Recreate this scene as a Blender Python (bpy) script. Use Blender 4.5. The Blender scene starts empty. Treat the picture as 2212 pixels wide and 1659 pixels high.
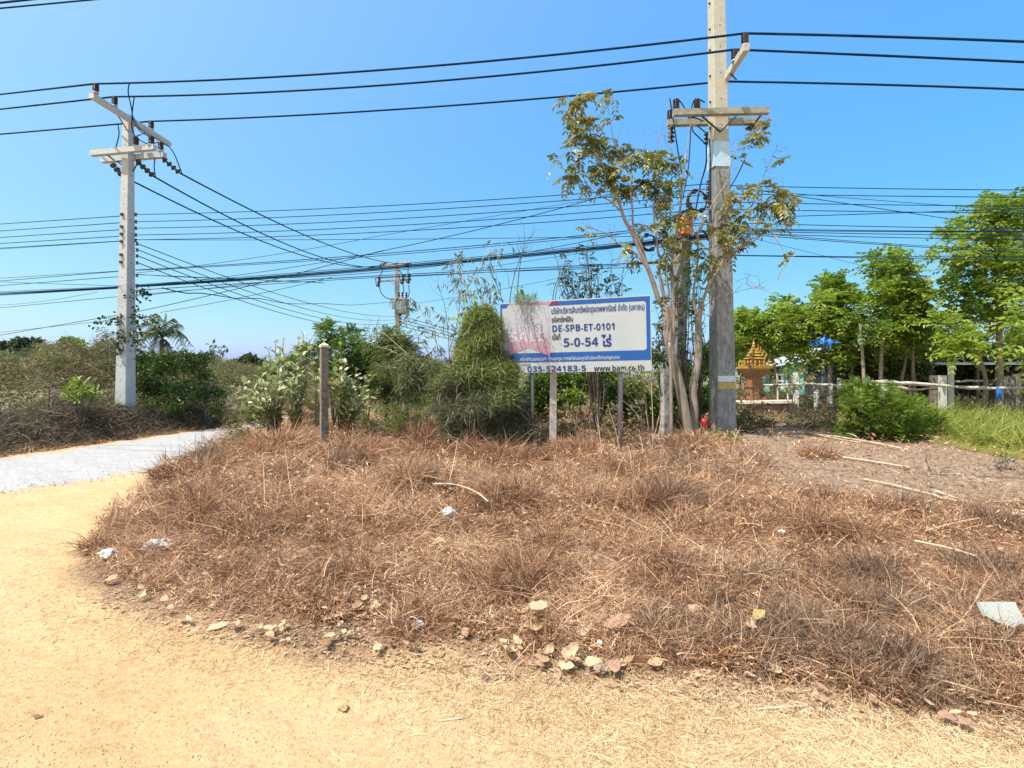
import bpy, math, random
import numpy as np
from mathutils import Vector, Matrix
random.seed(7); RNG = np.random.default_rng(11)
SC = bpy.context.scene; COL = SC.collection
# ------------------------------------------------------------------ camera, sky, sun, exposure
F = 1080.0; CX = 1106.0; HZ = 795.0; EYE = 1.6
cam = bpy.data.objects.new('camera', bpy.data.cameras.new('camera')); COL.objects.link(cam)
cam.location = (0, 0, EYE); cam.rotation_euler = (math.radians(90), 0, 0)
cam.data.sensor_width = 36; cam.data.lens = F/2212*36; cam.data.shift_y = -34.5/2212
cam.data.clip_start = 0.05; cam.data.clip_end = 3000
SC.camera = cam
SUN = Vector((-0.52, -0.30, 1.08)).normalized()
w = bpy.data.worlds.new('World'); SC.world = w; w.use_nodes = True
nt = w.node_tree; nt.nodes.clear()
sky = nt.nodes.new('ShaderNodeTexSky'); sky.sky_type = 'NISHITA'; sky.sun_disc = False
sky.sun_elevation = math.asin(SUN.z); sky.sun_rotation = math.atan2(SUN.x, SUN.y)
sky.air_density = 0.6; sky.dust_density = 4.0; sky.ozone_density = 3.0; sky.altitude = 0
EXPO = 0.5
bg = nt.nodes.new('ShaderNodeBackground'); bg.inputs[1].default_value = 0.15
out = nt.nodes.new('ShaderNodeOutputWorld')
# phone-camera rendering of the sky: compress its range, raise its saturation
def vmul(src, c, bt='MULTIPLY'):
    x = nt.nodes.new('ShaderNodeMix'); x.data_type = 'RGBA'; x.blend_type = bt; x.inputs[0].default_value = 1; x.clamp_result = False
    nt.links.new(src, x.inputs[6]); x.inputs[7].default_value = (*c, 1); return x.outputs[2]
q = .15*2**.5; a = vmul(sky.outputs[0], (q, q, q)); ga = nt.nodes.new('ShaderNodeGamma'); ga.inputs[1].default_value = .4; nt.links.new(a, ga.inputs[0])
hs = nt.nodes.new('ShaderNodeHueSaturation'); hs.inputs['Saturation'].default_value = 2.5; nt.links.new(ga.outputs[0], hs.inputs['Color'])
a = vmul(hs.outputs[0], (1.16, 1.42, 1.88)); a = vmul(a, (1.04, 1.04, 1.04), 'DARKEN'); k = 1/(.15*2**EXPO); a = vmul(a, (k, k, k))
nt.links.new(a, bg.inputs[0]); nt.links.new(bg.outputs[0], out.inputs[0])
sl = bpy.data.lights.new('sun', 'SUN'); sl.energy = 5.0; sl.angle = math.radians(0.5); sl.color = (1.0, 0.95, 0.87)
so = bpy.data.objects.new('sun', sl); COL.objects.link(so); so.rotation_euler = SUN.to_track_quat('Z', 'Y').to_euler()
SC.view_settings.view_transform = 'Standard'; SC.view_settings.look = 'None'
SC.view_settings.exposure = EXPO; SC.view_settings.gamma = 1.0
SC.cycles.max_bounces = 8; SC.cycles.transparent_max_bounces = 8
SC.cycles.diffuse_bounces = 3; SC.cycles.glossy_bounces = 2

# ------------------------------------------------------------------ helpers
def P(px, py, D): return np.array([(px-CX)/F*D, D, EYE+(HZ-py)/F*D])
def smooth(t): t = np.clip(t, 0, 1); return t*t*(3-2*t)
def terr(x, y):
    s = (x+3.3)*.904+(y-3.6)*.427
    m = smooth(s/2.2)*smooth((y-2.6)/5.0)*(1-.6*smooth((y-13)/5))
    b = np.sin(x*1.7+.6)*np.cos(y*1.3)*.035+np.sin(x*3.9+y*2.3)*.018+np.sin(y*5.1-x*2.2)*.012
    q = x*.5+y; f = (1-m); r_ = .006*np.sin(q*7+1.2*np.sin(x*1.7))+.004*np.sin(x*9+y*4)*np.sin(y*8)+.004*np.sin(q*19+2*np.sin(x*5+y*3))+.0025*np.sin(x*31+3*np.sin(y*9))*np.sin(y*27+x*8)
    return .27*m+b*m+r_*f
def uvw(u, v):
    u = np.asarray(u, float); v = np.asarray(v, float)
    y = 1728.0/(v-HZ); x = (u-CX)/F*y
    return np.stack([x, y, terr(x, y)], -1)
def inpoly(u, v, poly):
    u = np.asarray(u); v = np.asarray(v); ins = np.zeros(u.shape, bool); n = len(poly)
    for i in range(n):
        x1, y1 = poly[i]; x2, y2 = poly[(i+1) % n]
        c = ((y1 > v) != (y2 > v)) & (u < (x2-x1)*(v-y1)/((y2-y1) if y2 != y1 else 1e-9)+x1)
        ins ^= c
    return ins
def sample(poly, n, fall=1.0):
    """random ground points in a patch of ground given by its outline, thinned towards the camera"""
    us = [p[0] for p in poly]; vs = [p[1] for p in poly]; U = []; V = []; k = 0
    while k < n:
        u = RNG.uniform(min(us), max(us), n*2); v = RNG.uniform(min(vs), max(vs), n*2)
        keep = inpoly(u, v, poly) & (RNG.random(n*2) < (min(vs)-HZ+60)**fall/(v-HZ+60)**fall)
        U.append(u[keep]); V.append(v[keep]); k += keep.sum()
    return uvw(np.concatenate(U)[:n], np.concatenate(V)[:n])
def unit(a): return a/np.maximum(np.linalg.norm(a, axis=-1, keepdims=True), 1e-9)
def rdir(n): return unit(RNG.normal(size=(n, 3)))
def noise2(x, y, s=1.0, o=0.0):
    return (np.sin(x*s*1.3+o)*np.cos(y*s*1.1-o*2)+np.sin((x+y)*s*2.1+o*3)*.6+np.cos((x*.7-y)*s*3.3+o)*.4)/2

class MB:
    def __init__(s): s.v = []; s.f3 = []; s.f4 = []; s.r3 = []; s.r4 = []; s.n = 0
    def add(s, V, F3=None, F4=None, r=None):
        V = np.asarray(V, float).reshape(-1, 3)
        if F3 is not None and len(F3):
            F3 = np.asarray(F3, int); s.f3.append(F3+s.n)
            s.r3.append(np.full(len(F3), .5) if r is None else np.broadcast_to(np.asarray(r, float), (len(F3),)) if np.ndim(r) == 0 or len(r) == len(F3) else np.repeat(r, len(F3)//len(r)))
        if F4 is not None and len(F4):
            F4 = np.asarray(F4, int); s.f4.append(F4+s.n)
            s.r4.append(np.full(len(F4), .5) if r is None else np.broadcast_to(np.asarray(r, float), (len(F4),)) if np.ndim(r) == 0 or len(r) == len(F4) else np.repeat(r, len(F4)//len(r)))
        s.v.append(V); s.n += len(V)
    def mesh(s, name, loc=(0, 0, 0), smooth_=False):
        V = np.concatenate(s.v)-np.asarray(loc, float)
        f3 = np.concatenate(s.f3) if s.f3 else np.zeros((0, 3), int)
        f4 = np.concatenate(s.f4) if s.f4 else np.zeros((0, 4), int)
        r = np.concatenate(s.r3+s.r4) if (s.r3 or s.r4) else np.zeros(0)
        me = bpy.data.meshes.new(name); me.vertices.add(len(V)); me.vertices.foreach_set('co', V.astype(np.float32).ravel())
        L = np.concatenate([f3.ravel(), f4.ravel()]); me.loops.add(len(L)); me.loops.foreach_set('vertex_index', L.astype(np.int32))
        nf = len(f3)+len(f4); me.polygons.add(nf)
        st = np.concatenate([np.arange(len(f3))*3, len(f3)*3+np.arange(len(f4))*4]).astype(np.int32)
        me.polygons.foreach_set('loop_start', st)
        me.polygons.foreach_set('use_smooth', np.full(nf, smooth_, bool))
        a = me.attributes.new('rnd', 'FLOAT', 'FACE'); a.data.foreach_set('value', r.astype(np.float32))
        me.update(calc_edges=True); return me
    def box(s, c, h, R=None, r=None):
        c = np.asarray(c, float); R = np.eye(3) if R is None else np.asarray(R)
        V = np.array([[i, j, k] for i in (-1, 1) for j in (-1, 1) for k in (-1, 1)], float)*np.asarray(h)
        s.add(V@R.T+c, None, [[0, 1, 3, 2], [4, 6, 7, 5], [0, 4, 5, 1], [2, 3, 7, 6], [0, 2, 6, 4], [1, 5, 7, 3]], r)
    def bar(s, a, b, w, h, up=(0, 0, 1), r=None):
        a = np.asarray(a, float); b = np.asarray(b, float); d = b-a; L = np.linalg.norm(d); x = d/L
        y = unit(np.cross(up, x)); z = np.cross(x, y)
        s.box((a+b)/2, (L/2, w/2, h/2), np.stack([x, y, z], 1), r)
    def tube(s, pts, rad, sides=6, r=None, cap=True):
        pts = np.asarray(pts, float); n = len(pts); rad = np.broadcast_to(np.asarray(rad, float), (n,))
        t = unit(np.gradient(pts, axis=0)); ref = np.array([0, 0, 1.]) if abs(t[0, 2]) < .9 else np.array([1., 0, 0])
        u = unit(np.cross(t[0], ref)); V = []
        for i in range(n):
            u = unit(u-t[i]*np.dot(u, t[i])); w_ = np.cross(t[i], u)
            a = np.arange(sides)*2*math.pi/sides
            V.append(pts[i]+rad[i]*(np.cos(a)[:, None]*u+np.sin(a)[:, None]*w_))
        V = np.concatenate(V); k = np.arange(sides); k2 = (k+1) % sides; F4 = []
        for i in range(n-1):
            F4.append(np.stack([i*sides+k, i*sides+k2, (i+1)*sides+k2, (i+1)*sides+k], 1))
        F3 = []
        if cap:
            V = np.concatenate([V, pts[:1], pts[-1:]]); a0 = n*sides
            F3 = np.concatenate([np.stack([k2, k, np.full(sides, a0)], 1), np.stack([(n-1)*sides+k, (n-1)*sides+k2, np.full(sides, a0+1)], 1)])
        rr = .5 if r is None else r
        s.add(V, F3, np.concatenate(F4), rr)
    def lathe(s, base, axis, prof, sides=12, r=None):
        """prof: list of (radius, distance along axis)"""
        base = np.asarray(base, float); axis = unit(np.asarray(axis, float))
        ref = np.array([0, 0, 1.]) if abs(axis[2]) < .9 else np.array([1., 0, 0])
        u = unit(np.cross(axis, ref)); w_ = np.cross(axis, u); a = np.arange(sides)*2*math.pi/sides
        ring = np.cos(a)[:, None]*u+np.sin(a)[:, None]*w_
        V = np.concatenate([base+axis*h+ring*q for q, h in prof]); k = np.arange(sides); k2 = (k+1) % sides
        F4 = np.concatenate([np.stack([i*sides+k, i*sides+k2, (i+1)*sides+k2, (i+1)*sides+k], 1) for i in range(len(prof)-1)])
        s.add(V, None, F4, .5 if r is None else r)
    def leaves(s, base, d, nrm, L, W, r, fold=.25):
        n = len(base); d = unit(d); side = unit(np.cross(d, nrm)); nn = np.cross(side, d)
        L = np.broadcast_to(L, (n,))[:, None]; W = np.broadcast_to(W, (n,))[:, None]
        m = base+d*L*.45
        V = np.stack([base, m+side*W*.5+nn*W*fold, base+d*L-nn*L*.12, m-side*W*.5+nn*W*fold], 1)
        k = np.arange(n)*4
        s.add(V.reshape(-1, 3), np.stack([np.stack([k, k+1, k+2], 1), np.stack([k, k+2, k+3], 1)], 1).reshape(-1, 3), None, r)
    def ovals(s, base, d, nrm, L, W, r, droop=.15, fold=.18):
        n = len(base); d = unit(d); side = unit(np.cross(d, nrm)); nn = np.cross(side, d)
        L = np.broadcast_to(L, (n,))[:, None]; W = np.broadcast_to(W, (n,))[:, None]
        sp = lambda t: base+d*L*t-nn*L*droop*t*t
        V = np.stack([base, sp(.35), sp(.72), sp(1.)]+[sp(.3)+side*W*.46+nn*W*fold, sp(.7)+side*W*.42+nn*W*fold, sp(.3)-side*W*.46+nn*W*fold, sp(.7)-side*W*.42+nn*W*fold], 1)
        k = (np.arange(n)*8)[:, None]
        F3 = np.stack([k+np.array([0, 4, 1]), k+np.array([5, 3, 2]), k+np.array([0, 1, 6]), k+np.array([7, 2, 3])], 1).reshape(-1, 3)
        F4 = np.stack([k+np.array([1, 4, 5, 2]), k+np.array([6, 1, 2, 7])], 1).reshape(-1, 4)
        b = s.n; s.f3.append(F3+b); s.r3.append(np.repeat(r, 4)); s.f4.append(F4+b); s.r4.append(np.repeat(r, 2)); s.v.append(V.reshape(-1, 3)); s.n += n*8
    def blades(s, base, d, bend, L, W, r, seg=3, power=1.0):
        n = len(base); d = unit(d); side = unit(np.cross(d, rdir(n)))
        L = np.broadcast_to(L, (n,))[:, None]; W = np.broadcast_to(W, (n,))[:, None]
        rows = []
        for i in range(seg+1):
            t = i/seg; p = base+d*L*t+bend*L*t*t; wd = W*.5*(1-.92*t**1.4)
            rows += [p-side*wd, p+side*wd]
        m = 2*(seg+1); V = np.stack(rows, 1).reshape(-1, 3); k = (np.arange(n)*m)[:, None]
        F4 = np.concatenate([np.stack([k+2*i, k+2*i+1, k+2*i+3, k+2*i+2], 2).reshape(-1, 4)[:, None] for i in range(seg)], 1).reshape(-1, 4)
        s.add(V, None, F4, r)

def put(name, me, m, parent=None, loc=(0, 0, 0)):
    o = bpy.data.objects.new(name, me); COL.objects.link(o); o.location = loc
    if m: me.materials.append(m)
    if parent: o.parent = parent
    return o
def tag(o, label, cat, group=None, kind=None):
    if label: o['label'] = label
    if cat: o['category'] = cat
    if group: o['group'] = group
    if kind: o['kind'] = kind
    return o
def thing(name, label, cat, loc, group=None):
    o = bpy.data.objects.new(name, None); COL.objects.link(o); o.location = [float(c) for c in loc]; o.empty_display_size = .2
    return tag(o, label, cat, group)
def part(name, mb, m, t, sm=False, label=None):
    p = t; off = Vector((0, 0, 0))
    while p is not None: off += p.location; p = p.parent
    o = put(name, mb.mesh(name, off[:], sm), m, t)
    if label: o['label'] = label
    return o
def one(name, mb, m, label, cat, group=None, kind=None, sm=False, loc=None):
    V = np.concatenate(mb.v); c = V.mean(0) if loc is None else np.asarray(loc); c = c.copy(); c[2] = V[:, 2].min() if loc is None else c[2]
    if kind: c[:] = 0
    o = put(name, mb.mesh(name, c, sm), m, None, c); return tag(o, label, cat, group, kind)

# ------------------------------------------------------------------ materials
def lin(c): return tuple(((x/255)/12.92 if x/255 <= .04045 else ((x/255+.055)/1.055)**2.4) for x in c)
def base_mat(name):
    m = bpy.data.materials.new(name); m.use_nodes = True; n = m.node_tree.nodes; b = n['Principled BSDF']; return m, n, m.node_tree.links, b
def mat(name, c, rough=.8, var=.25, scale=8, bump=.2, metal=0., c2=None, stretch=None):
    m, n, l, b = base_mat(name); b.inputs['Roughness'].default_value = rough; b.inputs['Metallic'].default_value = metal
    tc = n.new('ShaderNodeTexCoord'); nz = n.new('ShaderNodeTexNoise'); nz.inputs['Scale'].default_value = scale; nz.inputs['Detail'].default_value = 6
    if stretch:
        mp = n.new('ShaderNodeMapping'); mp.inputs['Scale'].default_value = stretch; l.new(tc.outputs['Object'], mp.inputs[0]); l.new(mp.outputs[0], nz.inputs['Vector'])
    else: l.new(tc.outputs['Object'], nz.inputs['Vector'])
    cr = n.new('ShaderNodeValToRGB'); cr.color_ramp.elements[0].position = .3; cr.color_ramp.elements[1].position = .7
    cc = c2 or tuple(x*(1-var) for x in c); ct = c if c2 else tuple(min(1, x*(1+var)) for x in c)
    cr.color_ramp.elements[0].color = (*cc, 1); cr.color_ramp.elements[1].color = (*ct, 1)
    l.new(nz.outputs['Fac'], cr.inputs[0]); l.new(cr.outputs[0], b.inputs['Base Color'])
    if bump:
        bp = n.new('ShaderNodeBump'); bp.inputs['Strength'].default_value = bump; bp.inputs['Distance'].default_value = .02
        nz2 = n.new('ShaderNodeTexNoise'); nz2.inputs['Scale'].default_value = scale*5; nz2.inputs['Detail'].default_value = 4
        l.new(tc.outputs['Object'], nz2.inputs['Vector']); l.new(nz2.outputs['Fac'], bp.inputs['Height']); l.new(bp.outputs[0], b.inputs['Normal'])
    return m
def leafmat(name, cols, trans=.3, rough=.55):
    m, n, l, b = base_mat(name); b.inputs['Roughness'].default_value = rough
    at = n.new('ShaderNodeAttribute'); at.attribute_name = 'rnd'
    cr = n.new('ShaderNodeValToRGB'); e = cr.color_ramp.elements
    e[0].position = 0; e[0].color = (*cols[0], 1); e[1].position = 1; e[1].color = (*cols[-1], 1)
    for i, c in enumerate(cols[1:-1]): x = e.new((i+1)/(len(cols)-1)); x.color = (*c, 1)
    l.new(at.outputs['Fac'], cr.inputs[0]); l.new(cr.outputs[0], b.inputs['Base Color'])
    if trans > 0:
        tr = n.new('ShaderNodeBsdfTranslucent'); mx = n.new('ShaderNodeMixShader'); mx.inputs[0].default_value = trans
        l.new(cr.outputs[0], tr.inputs[0]); l.new(b.outputs[0], mx.inputs[1]); l.new(tr.outputs[0], mx.inputs[2])
        l.new(mx.outputs[0], n['Material Output'].inputs[0])
    return m
M = {}
M['conc'] = mat('weathered_concrete', (.50, .475, .41), .9, .14, 5, .35)
M['conc_grey'] = mat('grey_concrete', (.49, .49, .475), .9, .12, 4, .3)
M['armc'] = mat('weathered_arm_concrete', (.30, .29, .22), .95, .25, 9, .4)
M['conc_old'] = mat('old_dark_concrete', (.30, .25, .20), .95, 0, 14, .6, c2=(.13, .10, .08))
M['conc_base'] = mat('stained_concrete', (.33, .32, .30), .95, 0, 6, .5, c2=(.19, .185, .18), stretch=(3, 3, .8))
M['steel'] = mat('galvanised_steel', (.32, .32, .34), .45, .2, 6, .05, .6)
M['darksteel'] = mat('dark_steel', (.06, .05, .05), .6, .3, 8, .1, .3)
M['porc'] = mat('brown_porcelain', (.045, .022, .018), .25, .3, 4, 0)
M['porcgrey'] = mat('grey_cap', (.35, .35, .37), .5, .2, 4, 0)
M['wire'] = mat('black_cable', (.008, .03, .065), .9, .3, 3, 0); M['wire'].node_tree.nodes['Principled BSDF'].inputs['Specular IOR Level'].default_value = .1
M['rubber'] = mat('black_coil_rubber', (.012, .012, .014), .4, .2, 3, 0)
M['bark'] = mat('grey_bark', (.30, .235, .18), .9, .3, 14, .5, stretch=(1, 1, .3))
M['barkred'] = mat('brown_twig', (.20, .13, .10), .9, .3, 14, .3)
M['barkdark'] = mat('dark_bark', (.11, .085, .065), .9, .3, 12, .4)
M['cane'] = mat('dry_cane', (.56, .44, .31), .8, .2, 20, .2)
M['palepole'] = mat('pale_timber', (.50, .44, .38), .85, .25, 12, .3)
M['gold'] = mat('gold_paint', (.60, .34, .05), .5, 0, 30, .5, c2=(.22, .12, .03))
M['red'] = mat('red_plastic', (.5, .02, .02), .4, .2, 6, 0)
M['white'] = mat('white_plastic', (.62, .62, .61), .5, .05, 6, .05)
M['bluerope'] = mat('blue_plastic', (.03, .16, .52), .5, .2, 20, .1)
def dry(c): return c
WEED = [(.09, .042, .024), (.22, .105, .055), (.39, .20, .105), (.57, .33, .18), (.80, .58, .37)]
M['weed'] = leafmat('dead_weed', WEED, .2, .7)
M['straw'] = leafmat('pale_straw', [(.36, .23, .11), (.60, .43, .23), (.76, .60, .36), (.84, .72, .50)], .2, .7)
M['brush'] = leafmat('dark_dry_brush', [(.07, .045, .03), (.14, .095, .065), (.20, .145, .09), (.13, .14, .055), (.32, .24, .17)], .2, .7)
M['weedgrey'] = leafmat('grey_dead_weed', [(.085, .05, .03), (.20, .125, .08), (.33, .215, .14), (.54, .38, .25)], .2, .7)
M['scrub'] = leafmat('olive_scrub', [(.15, .10, .06), (.26, .18, .10), (.20, .20, .07), (.15, .20, .05), (.38, .32, .18)], .3, .6)
M['lvine'] = leafmat('feathery_green', [(.07, .09, .03), (.14, .19, .04), (.24, .30, .065), (.36, .40, .12)], .35, .6)
M['lvinedark'] = leafmat('feathery_grey', [(.05, .05, .03), (.11, .115, .06), (.18, .185, .10), (.28, .26, .16)], .3, .7)
M['lbright'] = leafmat('bright_green_leaf', [(.06, .10, .010), (.125, .205, .018), (.23, .33, .03), (.38, .48, .07)], .5, .4)
M['lmid'] = leafmat('mid_green_leaf', [(.05, .09, .015), (.09, .16, .022), (.14, .23, .035), (.24, .33, .06)], .35, .4)
M['ldark'] = leafmat('dark_green_leaf', [(.02, .035, .012), (.035, .065, .02), (.055, .09, .03), (.10, .13, .05)], .3, .4)
M['lolive'] = leafmat('olive_brown_leaf', [(.055, .06, .018), (.10, .125, .025), (.17, .20, .035), (.30, .30, .065), (.40, .31, .09)], .3, .35)
M['lcalo'] = leafmat('pale_waxy_leaf', [(.11, .16, .05), (.24, .31, .11), (.40, .45, .20), (.54, .57, .32), (.50, .42, .12)], .25, .45)
M['lbamboo'] = leafmat('bamboo_leaf', [(.06, .08, .03), (.12, .16, .05), (.20, .23, .08), (.30, .27, .15)], .35, .5)
M['lgrass'] = leafmat('green_grass', [(.10, .12, .02), (.21, .25, .035), (.37, .39, .065), (.50, .46, .14)], .4, .5)
M['lpalm'] = leafmat('palm_frond', [(.06, .08, .03), (.10, .13, .05), (.17, .19, .08)], .3, .4)
M['lfar'] = leafmat('distant_green_leaf', [(.05, .07, .03), (.09, .12, .05), (.13, .16, .07)], .3, .6)
M['teak'] = leafmat('dry_fallen_leaf', [(.28, .16, .09), (.42, .26, .15), (.52, .36, .21), (.60, .45, .29)], .25, .7)

# ------------------------------------------------------------------ ground, road
MOUND = [(520, 905), (470, 945), (400, 985), (330, 1022), (270, 1090), (200, 1160), (150, 1230), (230, 1290), (420, 1355), (600, 1395),
         (900, 1415), (1150, 1450), (1400, 1470), (1700, 1510), (2212, 1590), (2700, 1660), (2700, 905)]
def axis(a, b, fine, lo, hi):
    mid = list(np.arange(lo, hi+1e-6, fine)); s = fine; x = lo; pre = []
    while x > a: s *= 1.25; x -= s; pre.append(x)
    s = fine; x = hi; post = []
    while x < b: s *= 1.25; x += s; post.append(x)
    return np.array(pre[::-1]+mid+post)
xs = axis(-700, 700, .045, -9, 9); ys = axis(-60, 1500, .045, 1.2, 12.5)
X, Y = np.meshgrid(xs, ys); Z = terr(X, Y)+np.where(Y > 40, 0, 0)
Yc = np.maximum(Y, .9); U = CX+F*X/Yc; V = HZ+1728/Yc
mb = MB(); nx, ny = len(xs), len(ys); i = np.arange(nx-1); j = np.arange(ny-1); I, J = np.meshgrid(i, j)
k = (J*nx+I).ravel(); mb.add(np.stack([X, Y, Z], -1).reshape(-1, 3), None, np.stack([k, k+1, k+nx+1, k+nx], 1))
gme = mb.mesh('ground', (0, 0, 0), True)
ink = inpoly(U, V+noise2(X, Y, 3)*34+noise2(X, Y, 11, 2)*22+RNG.normal(size=X.shape)*9, MOUND)
xe_ = np.interp(Y, [6.5, 9.09, 11.3, 13.3, 15.8, 20, 30], [-10.2, -9.3, -8.7, -8.08, -7.6, -6.6, -4.5])
soil = np.maximum(ink, (X < xe_+.12*noise2(X, Y, 2.5)) & (Y > 3)).astype(float)
CLEAR = [(1560, 985), (1750, 925), (2300, 940), (2400, 1150), (2000, 1150), (1700, 1090)]
clr = inpoly(U, V, CLEAR).astype(float)
# how straw-covered the sand is: right of the frame yes, left clean sand
strawy = np.clip((U-500+(V-1400)*-.6)/1300, 0, 1)*(Y < 6)
def blur(a, n):
    for _ in range(n):
        p = np.pad(a, 1, mode='edge'); a = (p[:-2, 1:-1]+p[2:, 1:-1]+p[1:-1, :-2]+p[1:-1, 2:]+p[1:-1, 1:-1])/5
    return a
soil = blur(soil, 3)
far = smooth((Y-14)/8)
colr = np.stack([np.maximum(soil, far), np.clip(strawy, 0, 1), np.maximum(blur(clr, 5), 0), far], -1).reshape(-1, 4)
ca = gme.color_attributes.new('zone', 'FLOAT_COLOR', 'POINT'); ca.data.foreach_set('color', colr.astype(np.float32).ravel())
m, n, l, b = base_mat('ground_soil'); b.inputs['Roughness'].default_value = .95
tc = n.new('ShaderNodeTexCoord'); at = n.new('ShaderNodeAttribute'); at.attribute_name = 'zone'; sp = n.new('ShaderNodeSeparateColor'); l.new(at.outputs['Color'], sp.inputs[0])
def NZ(scale, detail=6, rough=.6, st=None):
    z = n.new('ShaderNodeTexNoise'); z.inputs['Scale'].default_value = scale; z.inputs['Detail'].default_value = detail; z.inputs['Roughness'].default_value = rough
    if st:
        mp = n.new('ShaderNodeMapping'); mp.inputs['Scale'].default_value = st; mp.inputs['Rotation'].default_value = (0, 0, .35); l.new(tc.outputs['Object'], mp.inputs[0]); l.new(mp.outputs[0], z.inputs['Vector'])
    else: l.new(tc.outputs['Object'], z.inputs['Vector'])
    return z
def RAMP(src, stops):
    r = n.new('ShaderNodeValToRGB'); e = r.color_ramp.elements; e[0].position, e[0].color = stops[0][0], (*stops[0][1], 1); e[1].position, e[1].color = stops[-1][0], (*stops[-1][1], 1)
    for p_, c_ in stops[1:-1]: x_ = e.new(p_); x_.color = (*c_, 1)
    l.new(src, r.inputs[0]); return r.outputs[0]
def MIX(f, a, b_, bt='MIX'):
    x = n.new('ShaderNodeMix'); x.data_type = 'RGBA'; x.blend_type = bt
    l.new(f, x.inputs[0]) if not isinstance(f, float) else setattr(x.inputs[0], 'default_value', f)
    l.new(a, x.inputs[6]); l.new(b_, x.inputs[7]); return x.outputs[2]
big = NZ(.55, 3); fine_ = NZ(26, 8, .7); med = NZ(5, 5, .6, (1, 2.6, 1))
sand = RAMP(big.outputs['Fac'], [(.3, (.61, .385, .185)), (.5, (.66, .44, .225)), (.7, (.69, .49, .29))])
sand = MIX(.75, sand, RAMP(fine_.outputs['Fac'], [(.28, (.45, .38, .30)), (.40, (.80, .76, .72)), (.55, (1, 1, 1))]), 'MULTIPLY')
sand = MIX(.5, sand, RAMP(med.outputs['Fac'], [(.3, (.7, .66, .6)), (.5, (1, 1, 1))]), 'MULTIPLY')
sandr = RAMP(NZ(34, 8, .8).outputs['Fac'], [(.3, (.33, .21, .12)), (.44, (.60, .42, .26)), (.62, (.74, .56, .37))])
c1 = MIX(sp.outputs[1], sand, sandr)
soilc = RAMP(NZ(9, 8, .75).outputs['Fac'], [(.3, (.13, .075, .045)), (.5, (.28, .17, .10)), (.7, (.44, .29, .18))])
clrc = RAMP(NZ(13, 8, .75).outputs['Fac'], [(.32, (.12, .08, .05)), (.48, (.27, .185, .125)), (.68, (.42, .31, .215))])
c2 = MIX(sp.outputs[2], soilc, clrc)
c3 = MIX(sp.outputs[0], c1, c2)
farc = RAMP(NZ(.2, 6).outputs['Fac'], [(.35, (.12, .11, .05)), (.65, (.24, .20, .11))])
c4 = MIX(at.outputs['Alpha'], c3, farc)
l.new(c4, b.inputs['Base Color'])
bp = n.new('ShaderNodeBump'); bp.inputs['Strength'].default_value = .9; bp.inputs['Distance'].default_value = .02
ad = n.new('ShaderNodeMath'); ad.operation = 'ADD'; hm = NZ(11, 8, .7, (1, 2.2, 1)); l.new(hm.outputs['Fac'], ad.inputs[0]); l.new(NZ(45, 6, .7).outputs['Fac'], ad.inputs[1]); l.new(ad.outputs[0], bp.inputs['Height'])
l.new(bp.outputs[0], b.inputs['Normal'])
tag(put('ground', gme, m), 'yellow sand verge and brown soil ground under the weeds', 'ground', kind='structure')

# white gravel road
far_e = [(-900, 1180), (-400, 1060), (-150, 1010), (0, 985), (130, 968), (270, 948), (380, 933), (450, 925), (560, 913), (700, 897), (900, 885)]
near_e = [(-900, 1330), (-400, 1150), (-150, 1092), (0, 1068), (150, 1050), (300, 1025), (420, 985), (500, 948), (600, 928), (740, 908), (940, 892)]
def dens(pl, k=60):
    t = np.linspace(0, len(pl)-1, k*(len(pl)-1)); i0 = np.clip(t.astype(int), 0, len(pl)-2); f = (t-i0)[:, None]; a = np.array(pl, float); return a[i0]*(1-f)+a[i0+1]*f
A = dens(far_e); B = dens(near_e); rows = []
ja = RNG.normal(size=len(A)); jb = RNG.normal(size=len(A))
for q in np.linspace(0, 1, 14):
    p = uvw(*((A*(1-q)+B*q).T)); e = (1-q)**8; g = q**8
    p[:, 1] += e*(.08*np.sin(np.arange(len(A))*.21)+.006*ja)+g*(.10*np.sin(np.arange(len(A))*.13)+.006*jb)
    p[:, 2] += .012*(1-e-g)-.03*(e > .99)-.03*(g > .99)-.012*g-.012*e; rows.append(p)
nr = len(A); mb = MB(); k = np.concatenate([r_*nr+np.arange(nr-1) for r_ in range(13)])
mb.add(np.concatenate(rows), None, np.stack([k, k+nr, k+nr+1, k+1], 1))
m, n, l, b = base_mat('white_gravel'); b.inputs['Roughness'].default_value = .95; tc = n.new('ShaderNodeTexCoord')
g = RAMP(NZ(30, 8, .75).outputs['Fac'], [(.3, (.17, .16, .16)), (.45, (.38, .365, .36)), (.65, (.46, .445, .43))])
g = MIX(.45, g, RAMP(NZ(3, 5, .6, (.5, 3, 1)).outputs['Fac'], [(.35, (.72, .69, .66)), (.55, (1, 1, 1))]), 'MULTIPLY')
l.new(g, b.inputs['Base Color']); bp = n.new('ShaderNodeBump'); bp.inputs['Strength'].default_value = .8; bp.inputs['Distance'].default_value = .02
l.new(NZ(24, 8, .7).outputs['Fac'], bp.inputs['Height']); l.new(bp.outputs[0], b.inputs['Normal'])
tag(put('road', mb.mesh('road', (0, 0, 0), True), m), 'white crushed gravel road curving past the weed mound', 'road', kind='structure')
GRAVEL_M = m

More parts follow.
